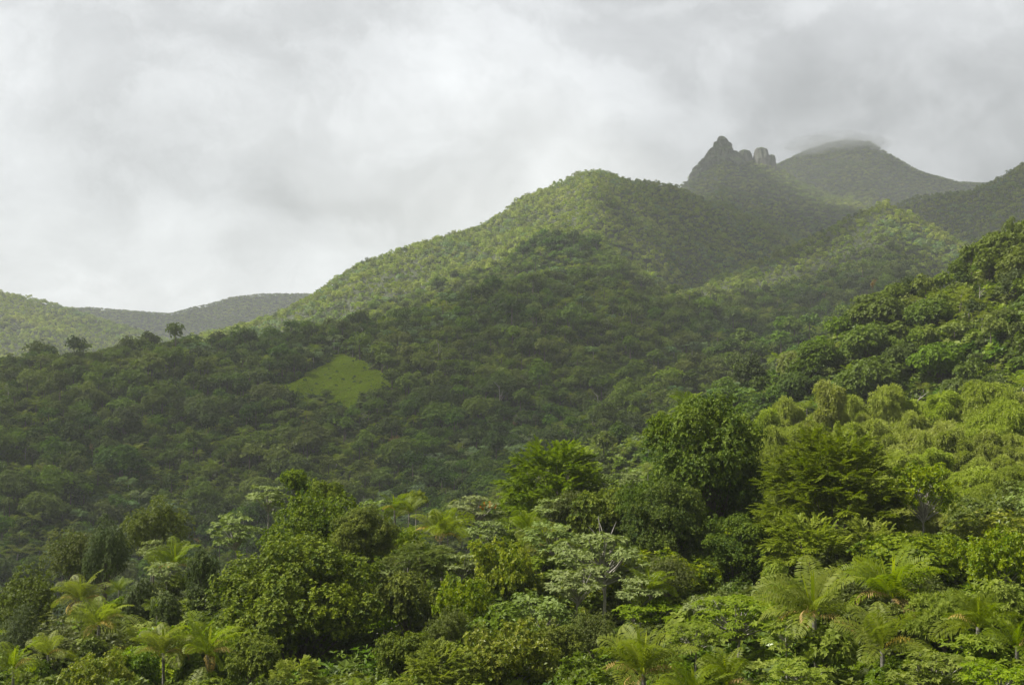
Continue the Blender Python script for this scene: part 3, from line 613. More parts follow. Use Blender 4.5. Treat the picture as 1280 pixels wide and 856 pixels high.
HERO = [
 # kind, name, category, column, top row, distance, width, label, [height stretch]
 ('darkgiant', B, 'tree', 882, 478, 98, 158, 'tallest dark green tufted tree standing left of the feathery tree and bamboo', 1.25),
 ('darkgiant', B, 'tree', 832, 590, 89, 100, 'dark tufted tree bulging out at the lower left of the tallest dark tree', 1.2),
 ('darkgiant', B, 'tree', 918, 636, 87, 104, 'dark tufted tree below the tallest dark tree, above the pale green shrubs', 1.2),
 ('round', B, 'tree', 842, 508, 100, 66, 'small bright-topped tree leaning on the left shoulder of the tallest dark tree', 1.1),
 ('giant', B, 'tree', 378, 662, 76, 200, 'huge dense tufted tree filling the lower left, darkest on its right side', 1.1),
 ('giantb', B, 'tree', 400, 604, 96, 140, 'broad tufted tree rising behind the huge tree at lower left', 1.0),
 ('round', B, 'tree', 373, 582, 108, 44, 'small ball-shaped treetop standing highest above the lower left trees', 1.0),
 ('round', B, 'tree', 408, 597, 105, 44, 'small rounded treetop just right of the ball-shaped treetop', 1.0),
 ('giant', B, 'tree', 455, 628, 88, 80, 'tufted tree at the right edge of the huge lower left tree', 1.0),
 ('feather', Fe, 'tree', 694, 540, 108, 134, 'bright green fan-branched feathery tree standing alone before the dark valley', 1.0),
 ('featherbig', Fe, 'tree', 1040, 520, 87, 168, 'big feathery tree with layered sprays right of the tallest dark tree', 1.25),
 ('feathersmall', Fe, 'tree', 1008, 640, 78, 104, 'lower feathery tree with drooping sprays under the big feathery tree', 1.1),
 ('feathersmall', Fe, 'tree', 1085, 646, 79, 86, 'lower feathery tree right below the big feathery tree, left of the pale trunk', 1.1),
 ('openyellow', B, 'tree', 1152, 568, 84, 98, 'open yellow-green tree with its pale crooked trunk showing, below the bamboo', 1.0),
 ('bright', B, 'tree', 1248, 652, 70, 96, 'glossy yellow-green broadleaf tree at the right edge above the palms', 1.1),
 ('bright', B, 'tree', 1188, 668, 74, 66, 'glossy green broadleaf tree right of the open tree with the pale trunk', 1.1),
 ('bigleaf', B, 'tree', 1245, 722, 60, 78, 'pale large-leaved tree at the right edge above the bottom shrubs', 1.0),
 ('bushy', B, 'tree', 196, 627, 118, 84, 'dark broad tree on the crest left of the huge tufted tree', 1.0),
 ('weeping', We, 'tree', 136, 652, 104, 62, 'dark drooping vine-hung tree on the left crest', 1.1),
 ('olive', B, 'tree', 98, 660, 106, 76, 'dull green rounded tree left of the drooping vine-hung tree', 1.1),
 ('vinepillar', We, 'tree', 258, 662, 84, 44, 'narrow dark pillar tree smothered in vines left of the huge tufted tree', 1.2),
 ('vinepillar', We, 'tree', 212, 722, 76, 40, 'short vine-covered tree stump among the left palms', 1.0),
 ('vinepillar', We, 'tree', 180, 705, 82, 42, 'dull vine-draped tree between the left palms and the crest', 1.0),
 ('bushy', B, 'tree', 34, 716, 88, 100, 'yellowish green broad tree at the left edge of the foreground', 1.1),
 ('weeping', We, 'tree', 30, 766, 74, 70, 'brownish drooping tree low at the left edge', 1.0),
 ('bright', B, 'tree', 128, 808, 58, 84, 'yellow-green bushy tree at the bottom left corner', 1.0),
 ('tuftdarkx', B, 'tree', 176, 812, 60, 58, 'dark round tree at the bottom left between two yellow-green bushes', 1.0),
 ('feathersmall', Fe, 'tree', 372, 818, 54, 64, 'light feathery small tree at the foot of the huge tufted tree', 1.0),
 ('round', B, 'tree', 318, 790, 60, 70, 'tufted small tree at the lower left foot of the huge tufted tree', 1.0),
 ('bright', B, 'tree', 505, 654, 94, 62, 'bright yellow-green tree just left of the flat-topped olive tree', 1.0),
 ('bright', B, 'tree', 520, 610, 118, 30, 'tiny bright treetop beside the upright palm fronds on the middle crest', 1.0),
 ('flatfeather', 'flat_topped_tree', 'tree', 530, 678, 84, 104, 'flat-topped olive tree in the middle of the foreground', 1.0),
 ('round', B, 'tree', 512, 706, 76, 90, 'round green tree under the flat-topped olive tree', 1.1),
 ('bright', B, 'tree', 622, 664, 82, 96, 'mid green leafy tree in the very centre of the foreground', 1.2),
 ('bright', B, 'tree', 580, 716, 72, 74, 'mid green leafy tree left below the centre tree', 1.1),
 ('olive', B, 'tree', 712, 612, 100, 60, 'dull green tree right below the lone feathery tree', 1.0),
 ('round', B, 'tree', 752, 600, 100, 92, 'rounded mid green tree between the lone feathery tree and the tallest dark tree', 1.1),
 ('bushy', B, 'tree', 786, 606, 98, 56, 'shaded bushy tree tucked against the left of the tallest dark tree', 1.1),
 ('bright', B, 'tree', 640, 770, 58, 116, 'open yellow-green tree with thin pale branches at the bottom centre', 1.0),
 ('feathersmall', Fe, 'tree', 548, 800, 55, 96, 'fine-leaved bright tree at the bottom centre left', 1.0),
 ('round', B, 'tree', 508, 782, 60, 70, 'rounded bush-like tree at the bottom right of the huge tufted tree', 1.0),
 ('round', B, 'tree', 700, 776, 60, 62, 'rounded tree at the bottom centre right of the open yellow-green tree', 1.0),
 ('olive', B, 'tree', 740, 764, 62, 62, 'olive tree with brown twigs left of the big bottom palm', 1.0),
 ('bushy', B, 'tree', 560, 762, 63, 62, 'bushy tree above the fine-leaved bright tree at bottom centre', 1.0),
 ('olive', B, 'tree', 836, 694, 72, 62, 'greyish green tree at the foot of the dark tufted tree', 1.0),
 ('willowleaf', 'narrow_leaved_tree', 'tree', 1176, 736, 56, 80, 'narrow-leaved shrubby tree between the palms at bottom right', 1.0),
 ('bigleaf', B, 'tree', 968, 702, 76, 34, 'small pale slender tree in front of the dark tufted trees', 1.6),
 # cecropias
 ('cecropia', Ce, 'tree', 752, 668, 78, 136, 'widest pale grey-green umbrella-leaved tree right of the foreground centre', 1.0),
 ('cecropiasmall', Ce, 'tree', 722, 706, 70, 74, 'pale umbrella-leaved tree below left of the widest pale tree', 1.0),
 ('cecropiasmall', Ce, 'tree', 690, 650, 86, 66, 'pale umbrella-leaved tree above left of the widest pale tree', 1.0),
 ('cecropiasmall', Ce, 'tree', 690, 620, 100, 50, 'pale umbrella-leaved tree just under the lone feathery tree', 1.0),
 ('cecropia', Ce, 'tree', 596, 620, 106, 76, 'pale umbrella-leaved tree with a red flowering patch on the middle crest', 1.0),
 ('cecropiasmall', Ce, 'tree', 612, 648, 96, 56, 'pale umbrella-leaved tree in front of the red-flowered pale tree', 1.0),
 ('cecropiasmall', Ce, 'tree', 470, 622, 112, 56, 'pale thin-crowned tree on the crest right of the huge tufted tree', 1.0),
 ('cecropiasmall', Ce, 'tree', 578, 690, 82, 50, 'pale umbrella-leaved tree between the flat-topped olive tree and the centre tree', 1.0),
 ('cecropiasmall', Ce, 'tree', 336, 604, 110, 54, 'pale flat tree left of the ball-shaped treetop', 1.0),
 ('cecropiasmall', Ce, 'tree', 296, 640, 98, 60, 'pale tree against the left flank of the broad tufted tree', 1.2),
 ('cecropiasmall', Ce, 'tree', 192, 672, 96, 36, 'slender pale tree left of the narrow vine pillar', 1.5),
 ('cecropiasmall', Ce, 'tree', 210, 700, 88, 44, 'low pale tree over the yellow-green left palm', 1.0),
 ('cecropiasmall', Ce, 'tree', 800, 716, 70, 66, 'pale umbrella-leaved tree left of the greyish tree below the dark trees', 1.0),
 ('cecropiasmall', Ce, 'tree', 790, 588, 104, 34, 'pale umbrella-leaved tree peeping beside the tallest dark tree', 1.0),
 ('cecropialime', Ce, 'tree', 918, 742, 60, 116, 'light lime-green round-leaved tree left of the big right palm', 1.0),
 ('cecropialime', Ce, 'tree', 866, 776, 56, 76, 'light lime-green tree at the bottom left of the dark tufted trees', 1.0),
 ('cecropialime', Ce, 'tree', 1000, 824, 47, 86, 'light lime-green round-leaved tree at the bottom under the big right palm', 1.0),
 ('cecropialime', Ce, 'tree', 1160, 812, 47, 110, 'pale round-leaved tree at the bottom right corner, left one', 1.0),
 ('cecropialime', Ce, 'tree', 1244, 826, 45, 96, 'pale round-leaved tree at the bottom right corner, right one', 1.0),
 ('cecropiasmall', Ce, 'tree', 880, 742, 66, 50, 'small pale tree left above the lime-green tree', 1.0),
 # palms
 ('palm', Pa, 'palm', 1016, 704, 54, 118, 'big palm with arching fronds and rusty dead ones right of the lime-green tree'),
 ('palm', Pa, 'palm', 1112, 686, 60, 112, 'tall palm with a yellow spear leaf under the pale crooked trunk'),
 ('palmyoung', Pa, 'palm', 1102, 756, 50, 100, 'low palm with long dark fronds directly below the tall spear-leaved palm'),
 ('palmyoung', Pa, 'palm', 1216, 738, 52, 84, 'palm with upright yellow spear leaf left of the right edge'),
 ('palmyoung', Pa, 'palm', 1268, 770, 50, 70, 'half hidden palm at the right edge above the pale bottom trees'),
 ('palm', Pa, 'palm', 800, 776, 52, 120, 'big palm with one yellowing frond at the bottom, left of the lime-green trees'),
 ('palmdry', Pa, 'palm', 862, 826, 47, 84, 'palm with dry fronds at the bottom edge right of the big bottom palm'),
 ('palmyoung', Pa, 'palm', 908, 812, 48, 84, 'young palm at the bottom edge under the lime-green tree'),
 ('palmyoung', Pa, 'palm', 810, 708, 70, 60, 'slim palm fronds below the pale trees left of the dark trees'),
 ('palmdry', Pa, 'palm', 550, 632, 100, 70, 'palm with brown skirt of dead fronds on the middle crest'),
 ('palmyoung', Pa, 'palm', 493, 614, 110, 44, 'palm with two upright fronds sticking above the middle crest'),
 ('palmyoung', Pa, 'palm', 512, 620, 108, 40, 'smaller palm behind the bright tree on the middle crest'),
 ('palmyoung', Pa, 'palm', 660, 636, 98, 54, 'palm under the left side of the lone feathery tree'),
 ('palm', Pa, 'palm', 684, 650, 88, 66, 'palm with arching yellow-green fronds left of the widest pale tree'),
 ('palm', Pa, 'palm', 104, 714, 86, 76, 'upper palm of the two standing close together below the drooping tree'),
 ('palmdry', Pa, 'palm', 128, 744, 76, 76, 'palm with rusty hanging fronds, the lower of two close together at left'),
 ('palm', Pa, 'palm', 222, 674, 94, 66, 'yellow-green palm below the dark crest tree at left'),
 ('palm', Pa, 'palm', 206, 776, 64, 84, 'palm with shining arched fronds at the lower left, left of its neighbour'),
 ('palmdry', Pa, 'palm', 262, 774, 64, 90, 'palm with straw-coloured frond tips beside the huge tufted tree'),
 ('palmyoung', Pa, 'palm', 152, 722, 88, 34, 'single bent palm shoot right of the two close palms at left'),
 ('palmyoung', Pa, 'palm', 200, 746, 78, 34, 'small bright palm shoot above the shining palm at lower left'),
 ('palmyoung', Pa, 'palm', 24, 802, 60, 70, 'palm in the bottom left corner'),
 ('palmyoung', Pa, 'palm', 66, 790, 66, 60, 'palm right of the corner palm at bottom left'),
 ('palmyoung', Pa, 'palm', 862, 488, 128, 46, 'palm between the top of the tallest dark tree and the bamboo'),
 ('palmyoung', Pa, 'palm', 1280, 640, 84, 60, 'palm at the right edge below the bamboo'),
]
tuft_tree('tuftdarkx', 3.0, 4.2, 20, 52, 7, .28, .14, 'tuftdark', 91, lr=.3)
for h in HERO:
    kind, name, cat, px, top, y, w, lab = h[:8]
    if cat == 'palm' and px < 300: w *= .88
    plant(kind, name, cat, px, top, y, w, lab, group={'palm': 'palms in the foreground jungle', 'tree': 'trees of the foreground jungle'}[cat], hs=h[8] if len(h) > 8 else 1.0)

# bamboo grove: one clump per rounded plume
BAM = [(1037, 455, 150, 46, 'bambootall', 'tallest narrow bamboo plume of the grove, standing over the others'),
 (955, 476, 165, 54, 'bamboo', 'leftmost bamboo plume behind the tallest dark tree'), (985, 462, 170, 50, 'bamboo', 'bamboo plume with yellowish top left of the tallest narrow plume'),
 (1012, 486, 150, 50, 'bamboo', 'bamboo plume leaning against the left of the tallest narrow plume'), (1066, 468, 165, 50, 'bamboobushy', 'bamboo plume just right of the tallest narrow plume'),
 (1104, 466, 165, 66, 'bamboowide', 'wide bamboo clump on the upper edge of the grove, second right of the tallest plume'), (1095, 500, 145, 60, 'bamboobushy', 'round bamboo plume in front of the wide upper clump'),
 (1150, 476, 165, 56, 'bamboo', 'bamboo plume at the upper edge left of the small rounded plume'), (1178, 474, 160, 44, 'bambootall', 'small rounded bamboo plume at the upper edge of the grove'),
 (1228, 463, 160, 82, 'bamboowide', 'broad bamboo clump at the upper right of the grove'), (1276, 468, 160, 50, 'bamboo', 'bamboo plume cut by the right edge of the picture'),
 (1248, 484, 138, 86, 'bamboowide', 'large drooping bamboo clump in front of the broad upper right clump'), (1190, 508, 140, 62, 'bamboobushy', 'bamboo plume left of the large drooping clump'),
 (1150, 512, 136, 60, 'bamboo', 'bamboo plume right above the open yellow-green tree'), (1122, 540, 118, 62, 'bamboobushy', 'low bamboo plume right behind the big feathery tree'),
 (1215, 560, 112, 66, 'bamboo', 'bamboo plume low in the grove right of the open yellow-green tree'), (1255, 570, 106, 66, 'bamboowide', 'low bamboo clump at the right edge above the glossy tree'),
 (1060, 500, 145, 50, 'bamboo', 'bamboo plume peeping over the big feathery tree'), (920, 484, 150, 46, 'bamboo', 'bamboo plume just right of the top of the tallest dark tree'),
 (975, 504, 135, 58, 'bamboobushy', 'bamboo plume over the left side of the big feathery tree'), (1205, 612, 98, 56, 'bamboo', 'lowest bamboo plume above the glossy broadleaf trees'),
 (895, 478, 175, 44, 'bamboo', 'far bamboo plume showing over the tallest dark tree'), (1140, 598, 100, 50, 'bamboo', 'bamboo plume behind the pale crooked trunk')]
for px, top, y, w, kind, lab in BAM:
    plant(kind, Ba, 'bamboo', px, top, y, w * 1.38, lab, group='bamboo clumps of the grove')

gb = np.random.default_rng(8)
for row, (top, y, x0) in enumerate(((520, 132, 1118), (552, 120, 1136), (584, 108, 1226), (500, 150, 930))):
    for q, px in enumerate(np.arange(x0, 1300, 40) if row < 3 else np.arange(930, 1290, 52)):
        px = px + gb.uniform(-9, 9); tp = top + gb.uniform(-10, 12); yy = y + gb.uniform(-4, 4)
        near_ = 'behind the big feathery tree' if px < 1112 else 'above the pale crooked trunk' if px < 1180 else 'right of the open yellow-green tree' if px < 1240 else 'by the right edge'
        lab = f"bamboo plume in the {['second', 'third', 'lowest', 'uppermost inner'][row]} tier of the grove {near_}"
        plant(['bamboo', 'bamboobushy', 'bambootall'][(q + row) % 3], Ba, 'bamboo', px, tp, yy, gb.uniform(54, 78), lab, group=lab.replace('plume', 'plumes'))
# dead snag among the pale trees
g = np.random.default_rng(5)
def snag():
    y = 80.5; x = (757 - 640) / F * y; z0 = zg(x, y); zt = y * float(elev(642))
    r = bpy.data.objects.new('dead_tree', None); COL.objects.link(r); r.location = (x, y, z0)
    h = zt - z0
    V, Fq = tube([limb((0, 0, -.3), (-.45, 0, h), .09, .02, g, 12, .05)], 7); link('trunk', make_mesh('trunk', V, [Fq], M['palebark'], smooth=True), r)
    ps = [limb((0, 0, h * .72), (-1.1, .2, h * .90), .05, .012, g), limb((0, 0, h * .74), (.75, .1, h * .93), .05, .012, g), limb((-.2, 0, h * .82), (-.5, .5, h * .97), .04, .01, g), limb((0, 0, h * .66), (.5, -.4, h * .82), .05, .01, g)]
    V, Fq = tube(ps, 5); link('branches', make_mesh('branches', V, [Fq], M['palebark'], smooth=True), r)
    tag(r, 'bare pale dead tree poking out above the widest pale umbrella-leaved tree', 'tree')
snag()
# red blossom on the pale crest tree, white blossom by the big palm
def blossom(px, py, y, spread, n, s, mat, name, label):
    LV = Leaves(); P = g.normal(0, 1, (n, 3)) * np.array([spread, spread, spread * .35]); rosettes(LV, P, rdir(n, g) + [0, -.4, .6], 6, s, s * .6, 1.1, .5, g)
    x = (px - 640) / F * y; o = link(name, LV.mesh(name, M[mat]), None, (x, y, y * float(elev(py)))); tag(o, label, 'flower')
blossom(606, 632, 103, .55, 14, .15, 'red', 'red_flower_cluster', 'red-orange flowers on the crown of the pale crest tree')
blossom(960, 804, 55.5, .07, 6, .13, 'white', 'white_flower', 'single white flower among lime-green leaves by the big right palm')

# ---------------------------------------------------------------- filling the foreground with shrubs and small plants
SIL = np.array([(-300, 730), (0, 722), (60, 706), (150, 655), (240, 650), (300, 640), (370, 612), (430, 614), (540, 640), (640, 634), (760, 624), (800, 600), (870, 520), (1000, 500), (1280, 500), (1700, 500)], float)
def nearest_hero(px, py):
    best = None; bd = 1e9
    for h in HERO_SPOTS:
        d = (h[0] - px) ** 2 + ((h[1] - py) * 1.3) ** 2
        if d < bd: bd = d; best = h
    return best
SPOT = [(40, 740, 'the yellowish tree at the left edge'), (100, 740, 'the two close palms at left'), (136, 690, 'the drooping vine-hung tree'), (200, 655, 'the dark crest tree at left'),
 (225, 700, 'the yellow-green palm at left'), (230, 800, 'the shining palms at lower left'), (130, 830, 'the bottom left bushy trees'), (40, 830, 'the bottom left corner palm'), (300, 655, 'the pale tree on the left flank'),
 (380, 740, 'the huge tufted tree'), (400, 630, 'the broad tufted tree behind the huge one'), (330, 820, 'the foot of the huge tufted tree'), (470, 640, 'the thin pale crest tree'), (500, 690, 'the flat-topped olive tree'),
 (480, 760, 'the right flank of the huge tufted tree'), (550, 650, 'the brown-skirted crest palm'), (600, 640, 'the red-flowered pale tree'), (620, 710, 'the leafy centre tree'), (560, 810, 'the fine-leaved bright tree at bottom'),
 (640, 810, 'the open bottom centre tree'), (695, 600, 'the lone feathery tree'), (680, 670, 'the palm left of the widest pale tree'), (750, 690, 'the widest pale tree'), (730, 800, 'the olive tree left of the bottom palm'),
 (800, 820, 'the big bottom palm'), (760, 620, 'the rounded tree left of the tallest dark tree'), (810, 730, 'the pale tree below the dark trees'), (880, 600, 'the tallest dark tree'), (880, 720, 'the lower dark tufted trees'), (918, 780, 'the lime-green tree'),
 (1000, 840, 'the bottom lime-green tree'), (1016, 760, 'the big right palm'), (1040, 610, 'the big feathery tree'), (1110, 730, 'the tall spear-leaved palm'), (1100, 800, 'the low dark-fronded palm'), (1152, 620, 'the pale crooked trunk'),
 (1176, 770, 'the narrow-leaved tree'), (1245, 690, 'the glossy right edge tree'), (1215, 780, 'the yellow spear palm'), (1230, 840, 'the pale bottom right trees'), (1180, 530, 'the bamboo grove'), (1270, 780, 'the right edge palm'), (1000, 490, 'the left part of the bamboo grove')]
HERO_SPOTS = SPOT
cell = 3.9; pts = []
ys = np.arange(34, 190, cell)
for y in ys:
    hw = .52 * y + 4
    for x in np.arange(-hw, hw, cell):
        pts.append((x + rng.uniform(-.45, .45) * cell, y + rng.uniform(-.45, .45) * cell))
pts = np.array(pts); rng.shuffle(pts)
FG_COUNT = {'shrub': 0, 'tree': 0, 'palm': 0}; LEFT = []
ADJ = {'shruba': 'mid green leafy', 'shrubb': 'large-leaved light green', 'shrubc': 'tall olive', 'shrubd': 'lime umbrella-leaved'}
order = sorted(range(len(pts)), key=lambda i: pts[i][1])
for i in order:
    x, y = pts[i]; z0 = zg(x, y); px = 640 + F * x / y
    if y > 120 and px < 820: 
        if y > 150: continue
    pyg = 428 - F * ((z0 / y - math.tan(PITCH)) / (1 + z0 / y * math.tan(PITCH)))
    if pyg < 480: continue
    k = rng.random(); 
    if k < .70: kind = rng.choice(['shruba', 'shruba', 'shrubb', 'shrubc', 'shrubd']); h = rng.uniform(2.4, 5.0); nm, cat = Sh, 'shrub'
    elif k < .90: kind = rng.choice(['round', 'bushy', 'olive', 'bright', 'cecropiasmall']); h = rng.uniform(5, 8.5); nm, cat = (Ce if kind == 'cecropiasmall' else B), 'tree'
    else: kind = rng.choice(['palmyoung', 'palm', 'palmdry']); h = rng.uniform(4.5, 8); nm, cat = Pa, 'palm'
    lim = y * float(elev(np.interp(px, SIL[:, 0], SIL[:, 1]) + rng.uniform(2, 28))) - z0
    h = min(h, lim)
    if y < 60: h = min(h, y * float(elev(872)) - z0 + max(0, (y - 46)) * .18)
    for h_ in HERO:
        if y < h_[5] - .5 and abs(px - h_[3]) < h_[6] * .45:
            vis = h_[4] + h_[6] * (.80 if h_[2] == 'palm' else .95) * (1 if h_[7][:3] != 'low' else .7)
            h = min(h, y * float(elev(vis)) - z0)
    if 890 < px and y > 92 and cat != 'shrub': continue
    if 1000 < px and y > 58 and cat == 'palm': continue
    if h < 1.2: continue
    if h < 3.6 and cat != 'shrub': kind, nm, cat = 'shruba', Sh, 'shrub'
    pt = 428 - F * (((z0 + h) / y - math.tan(PITCH)) / (1 + (z0 + h) / y * math.tan(PITCH)))
    if px < -70 or px > 1350 or pt > 905: continue
    lim_n = {'shrub': 225, 'tree': 62, 'palm': 45}[cat]
    if FG_COUNT[cat] >= lim_n: LEFT.append((x, y)); continue
    if any((x - a) ** 2 + (y - b) ** 2 < (.35 * r) ** 2 for a, b, r in BUSY[:len(HERO) + len(BAM)]): continue
    FG_COUNT[cat] += 1
    R0 = PROTO[kind]['R'] * rng.uniform(1.0, 1.6) * (min(1, h / 3.0) if cat == 'shrub' else min(1, h / 7 + .15))
    sp = nearest_hero(px, (pyg + pt) / 2)
    if cat == 'shrub': lab = f"{ADJ[kind]} shrub in the growth at {sp[2]}"
    elif cat == 'palm': lab = f"smaller palm in the growth at {sp[2]}"
    else: lab = {'round': 'small tufted', 'bushy': 'small bushy', 'olive': 'small olive', 'bright': 'small yellow-green', 'cecropiasmall': 'small pale umbrella-leaved'}[kind] + f" tree at {sp[2]}"
    plant(kind, nm, cat, px, pt, y, 2 * R0 * F / y, lab, group=lab.split(' at ')[0] + 's at ' + sp[2])

# ---------------------------------------------------------------- instanced stuff: undergrowth and the far forest
def library(name, meshes):
    c = bpy.data.collections.new(name)
    for i, m in enumerate(meshes):
        o = bpy.data.objects.new(f"{name}_{i:02d}", m); c.objects.link(o)
    return c
def scatter(name, X, Y, Z, idx, sc, lib, label, cat, szv=None):
    n = len(X); me = bpy.data.meshes.new(name); me.vertices.add(n)
    me.vertices.foreach_set('co', np.stack([X, Y, Z], 1).astype(np.float32).ravel())
    def attr(nm, ty, v, key='value'):
        a = me.attributes.new(nm, ty, 'POINT'); a.data.foreach_set(key, v)
    attr('pick', 'INT', np.asarray(idx, np.int32))
    sc = np.asarray(sc, float); szv = sc if szv is None else szv
    attr('size', 'FLOAT_VECTOR', np.stack([sc, sc, szv], 1).astype(np.float32).ravel(), 'vector')
    attr('turn', 'FLOAT_VECTOR', np.stack([np.zeros(n), np.zeros(n), rng.random(n) * 6.283], 1).astype(np.float32).ravel(), 'vector')
    ob = link(name, me); tag(ob, label, cat, kind='stuff')
    gt = bpy.data.node_groups.new(name + ' nodes', 'GeometryNodeTree')
    gt.interface.new_socket('Geometry', in_out='INPUT', socket_type='NodeSocketGeometry'); gt.interface.new_socket('Geometry', in_out='OUTPUT', socket_type='NodeSocketGeometry')
    gi = gt.nodes.new('NodeGroupInput'); go = gt.nodes.new('NodeGroupOutput'); ip = gt.nodes.new('GeometryNodeInstanceOnPoints')
    ci = gt.nodes.new('GeometryNodeCollectionInfo'); ci.inputs['Collection'].default_value = lib; ci.inputs['Separate Children'].default_value = True; ci.inputs['Reset Children'].default_value = True
    def na(nm, ty):
        a = gt.nodes.new('GeometryNodeInputNamedAttribute'); a.data_type = ty; a.inputs['Name'].default_value = nm; return a.outputs[0]
    gt.links.new(gi.outputs[0], ip.inputs['Points']); gt.links.new(ci.outputs[0], ip.inputs['Instance']); ip.inputs['Pick Instance'].default_value = True
    gt.links.new(na('pick', 'INT'), ip.inputs['Instance Index'])
    e2r = gt.nodes.new('FunctionNodeEulerToRotation'); gt.links.new(na('turn', 'FLOAT_VECTOR'), e2r.inputs[0]); gt.links.new(e2r.outputs[0], ip.inputs['Rotation'])
    gt.links.new(na('size', 'FLOAT_VECTOR'), ip.inputs['Scale']); gt.links.new(ip.outputs[0], go.inputs[0])
    md = ob.modifiers.new('scatter', 'NODES'); md.node_group = gt
    return ob

def small_plant(seed, mat, n, m, L, Wd, Rr, H, beta):
    g = np.random.default_rng(seed); LV = Leaves(); P = rdir(n, g) * np.array([Rr, Rr, H]) * g.uniform(.5, 1, (n, 1)); P[:, 2] = abs(P[:, 2])
    rosettes(LV, P, P / np.array([Rr, Rr, H]) + [0, 0, .5], m, L, Wd, beta, .5 + g.normal(0, .15, n), g); return LV.mesh('plant', M[mat])
def fern(seed):
    g = np.random.default_rng(seed); LV = Leaves()
    for i in range(9): frond(LV, i * .7 + g.normal(0, .2), 1.0 + g.normal(0, .15), 1.5, g, nl=14, ll=.35, lw=.10, curl=1.5)
    return LV.mesh('fern', M['lime'])
ulib = library('undergrowth_plant', [small_plant(201, 'undergrowth', 60, 6, .30, .15, .9, 1.3, 1.1), small_plant(202, 'undergrowth', 40, 6, .42, .22, 1.0, 1.2, 1.3), small_plant(203, 'undergrowth', 70, 6, .24, .09, .8, 1.7, 1.0), fern(204)])
cell = 1.25; P = []
for y in np.arange(22, 215, cell):
    hw = .56 * y + 16; xs = np.arange(-hw, hw, cell); P.append(np.stack([xs + rng.uniform(-.6, .6, len(xs)), np.full(len(xs), y) + rng.uniform(-.6, .6, len(xs))], 1))
P = np.concatenate(P); Z = height(P[:, 0], P[:, 1]); k = visible(P[:, 0], P[:, 1]); P = P[k]; Z = Z[k]
# shrubs hiding the feet of the foreground palms and slender trees
for h_ in HERO:
    if h_[2] == 'palm' and h_[5] < 95:
        for q in range(2):
            y = h_[5] - rng.uniform(.8, 2.2); px_ = h_[3] + rng.uniform(-.35, .35) * h_[6]; x = (px_ - 640) / F * y; z0 = zg(x, y)
            zt = h_[5] * float(elev(h_[4])) - PROTO[h_[0]]['H'] * (h_[6] * h_[5] / F / 2 / PROTO[h_[0]]['R']) - rng.uniform(.0, .5)
            if zt - z0 < 1.0: continue
            kd = rng.choice(['shruba', 'shrubb', 'shrubd', 'shrubc']); pt = 428 - F * ((zt / y - math.tan(PITCH)) / (1 + zt / y * math.tan(PITCH)))
            sp = nearest_hero(px_, pt); lab = f"{ADJ[kd]} shrub below palm fronds at {sp[2]}"
            plant(kd, Sh, 'shrub', px_, pt, y, 2 * rng.uniform(1.2, 1.8) * F / y, lab, group=lab)
scatter('undergrowth', P[:, 0], P[:, 1], Z - .1, rng.choice(4, len(P), p=[.4, .28, .22, .10]), rng.uniform(.9, 2.0, len(P)), ulib, 'dense leafy undergrowth filling the gaps between the foreground trees', 'undergrowth')

P = []
for y in np.arange(160, 900, 2.6):
    c2 = 2.4 if y < 420 else 3.6
    hw = .55 * y; xs = np.arange(-hw, hw, c2); P.append(np.stack([xs + rng.uniform(-.6, .6, len(xs)) * c2, np.full(len(xs), y) + rng.uniform(-1.3, 1.3, len(xs))], 1))
P = np.concatenate(P); Z = height(P[:, 0], P[:, 1]); SLOPE_BUSH = (P, Z)
# ---- forest trees on the slopes, one mesh each (trunk and crown together) for the mass
def joined(kind, mat_trunk='bark', th=5.0):
    """crown raised on a short trunk as one mesh, for trees too small to show parts"""
    p = PROTO[kind]; me = p['crown']; n = len(me.vertices); co = np.empty(n * 3, np.float32); me.vertices.foreach_get('co', co); co = co.reshape(-1, 3); co[:, 2] += th
    t = np.empty(len(me.polygons), np.float32); me.attributes['tint'].data.foreach_get('value', t)
    gg = np.random.default_rng(3); V, Fq = tube([limb((0, 0, -2.5), (0, 0, th + p['H'] * .5), .28, .10, gg, 6, .04)], 5)
    return make_mesh('forest_tree', np.concatenate([co, V]), [np.arange(n).reshape(-1, 4), Fq + n], [me.materials[0], M[mat_trunk]], tint=np.concatenate([t, np.full(len(Fq), .5)]), midx=np.concatenate([np.zeros(n // 4), np.ones(len(Fq))]))
def slope_snag():
    gg = np.random.default_rng(77); ps = [limb((0, 0, -1), (.8, 0, 13), .30, .08, gg, 8, .06)]
    for q in range(7): ps.append(limb((.3, 0, 6 + q), (gg.uniform(-3, 3), gg.uniform(-3, 3), 9 + q * .9), .12, .04, gg, 4))
    V, Fq = tube(ps, 5); return make_mesh('bare_tree', V, [Fq], M['palebark'])
def small_palm(name, seed):
    g = np.random.default_rng(seed); LV = Leaves()
    for i in range(11):
        e0 = 1.25 - 1.1 * i / 11; frond(LV, i * 2.4, e0, 3.0, g, nl=9, ll=.95, lw=.26, curl=1.2)
    PROTO[name] = dict(R=2.6, H=2.8, crown=LV.mesh('crown', M['palm']), spear=[], dead=[], trunk=PROTO['palm']['trunk'])
small_palm('hillpalm', 88)
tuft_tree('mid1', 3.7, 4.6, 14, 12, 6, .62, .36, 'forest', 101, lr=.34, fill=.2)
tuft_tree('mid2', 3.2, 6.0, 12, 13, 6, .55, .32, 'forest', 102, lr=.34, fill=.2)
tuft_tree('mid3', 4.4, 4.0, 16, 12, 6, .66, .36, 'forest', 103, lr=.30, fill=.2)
tuft_tree('mid4', 3.0, 5.0, 11, 13, 6, .50, .30, 'dull', 104, lr=.36, fill=.2)
cecropia('midpale', 3.2, 2.6, 15, 'farpale', 105, leaf=.62, lf=6)
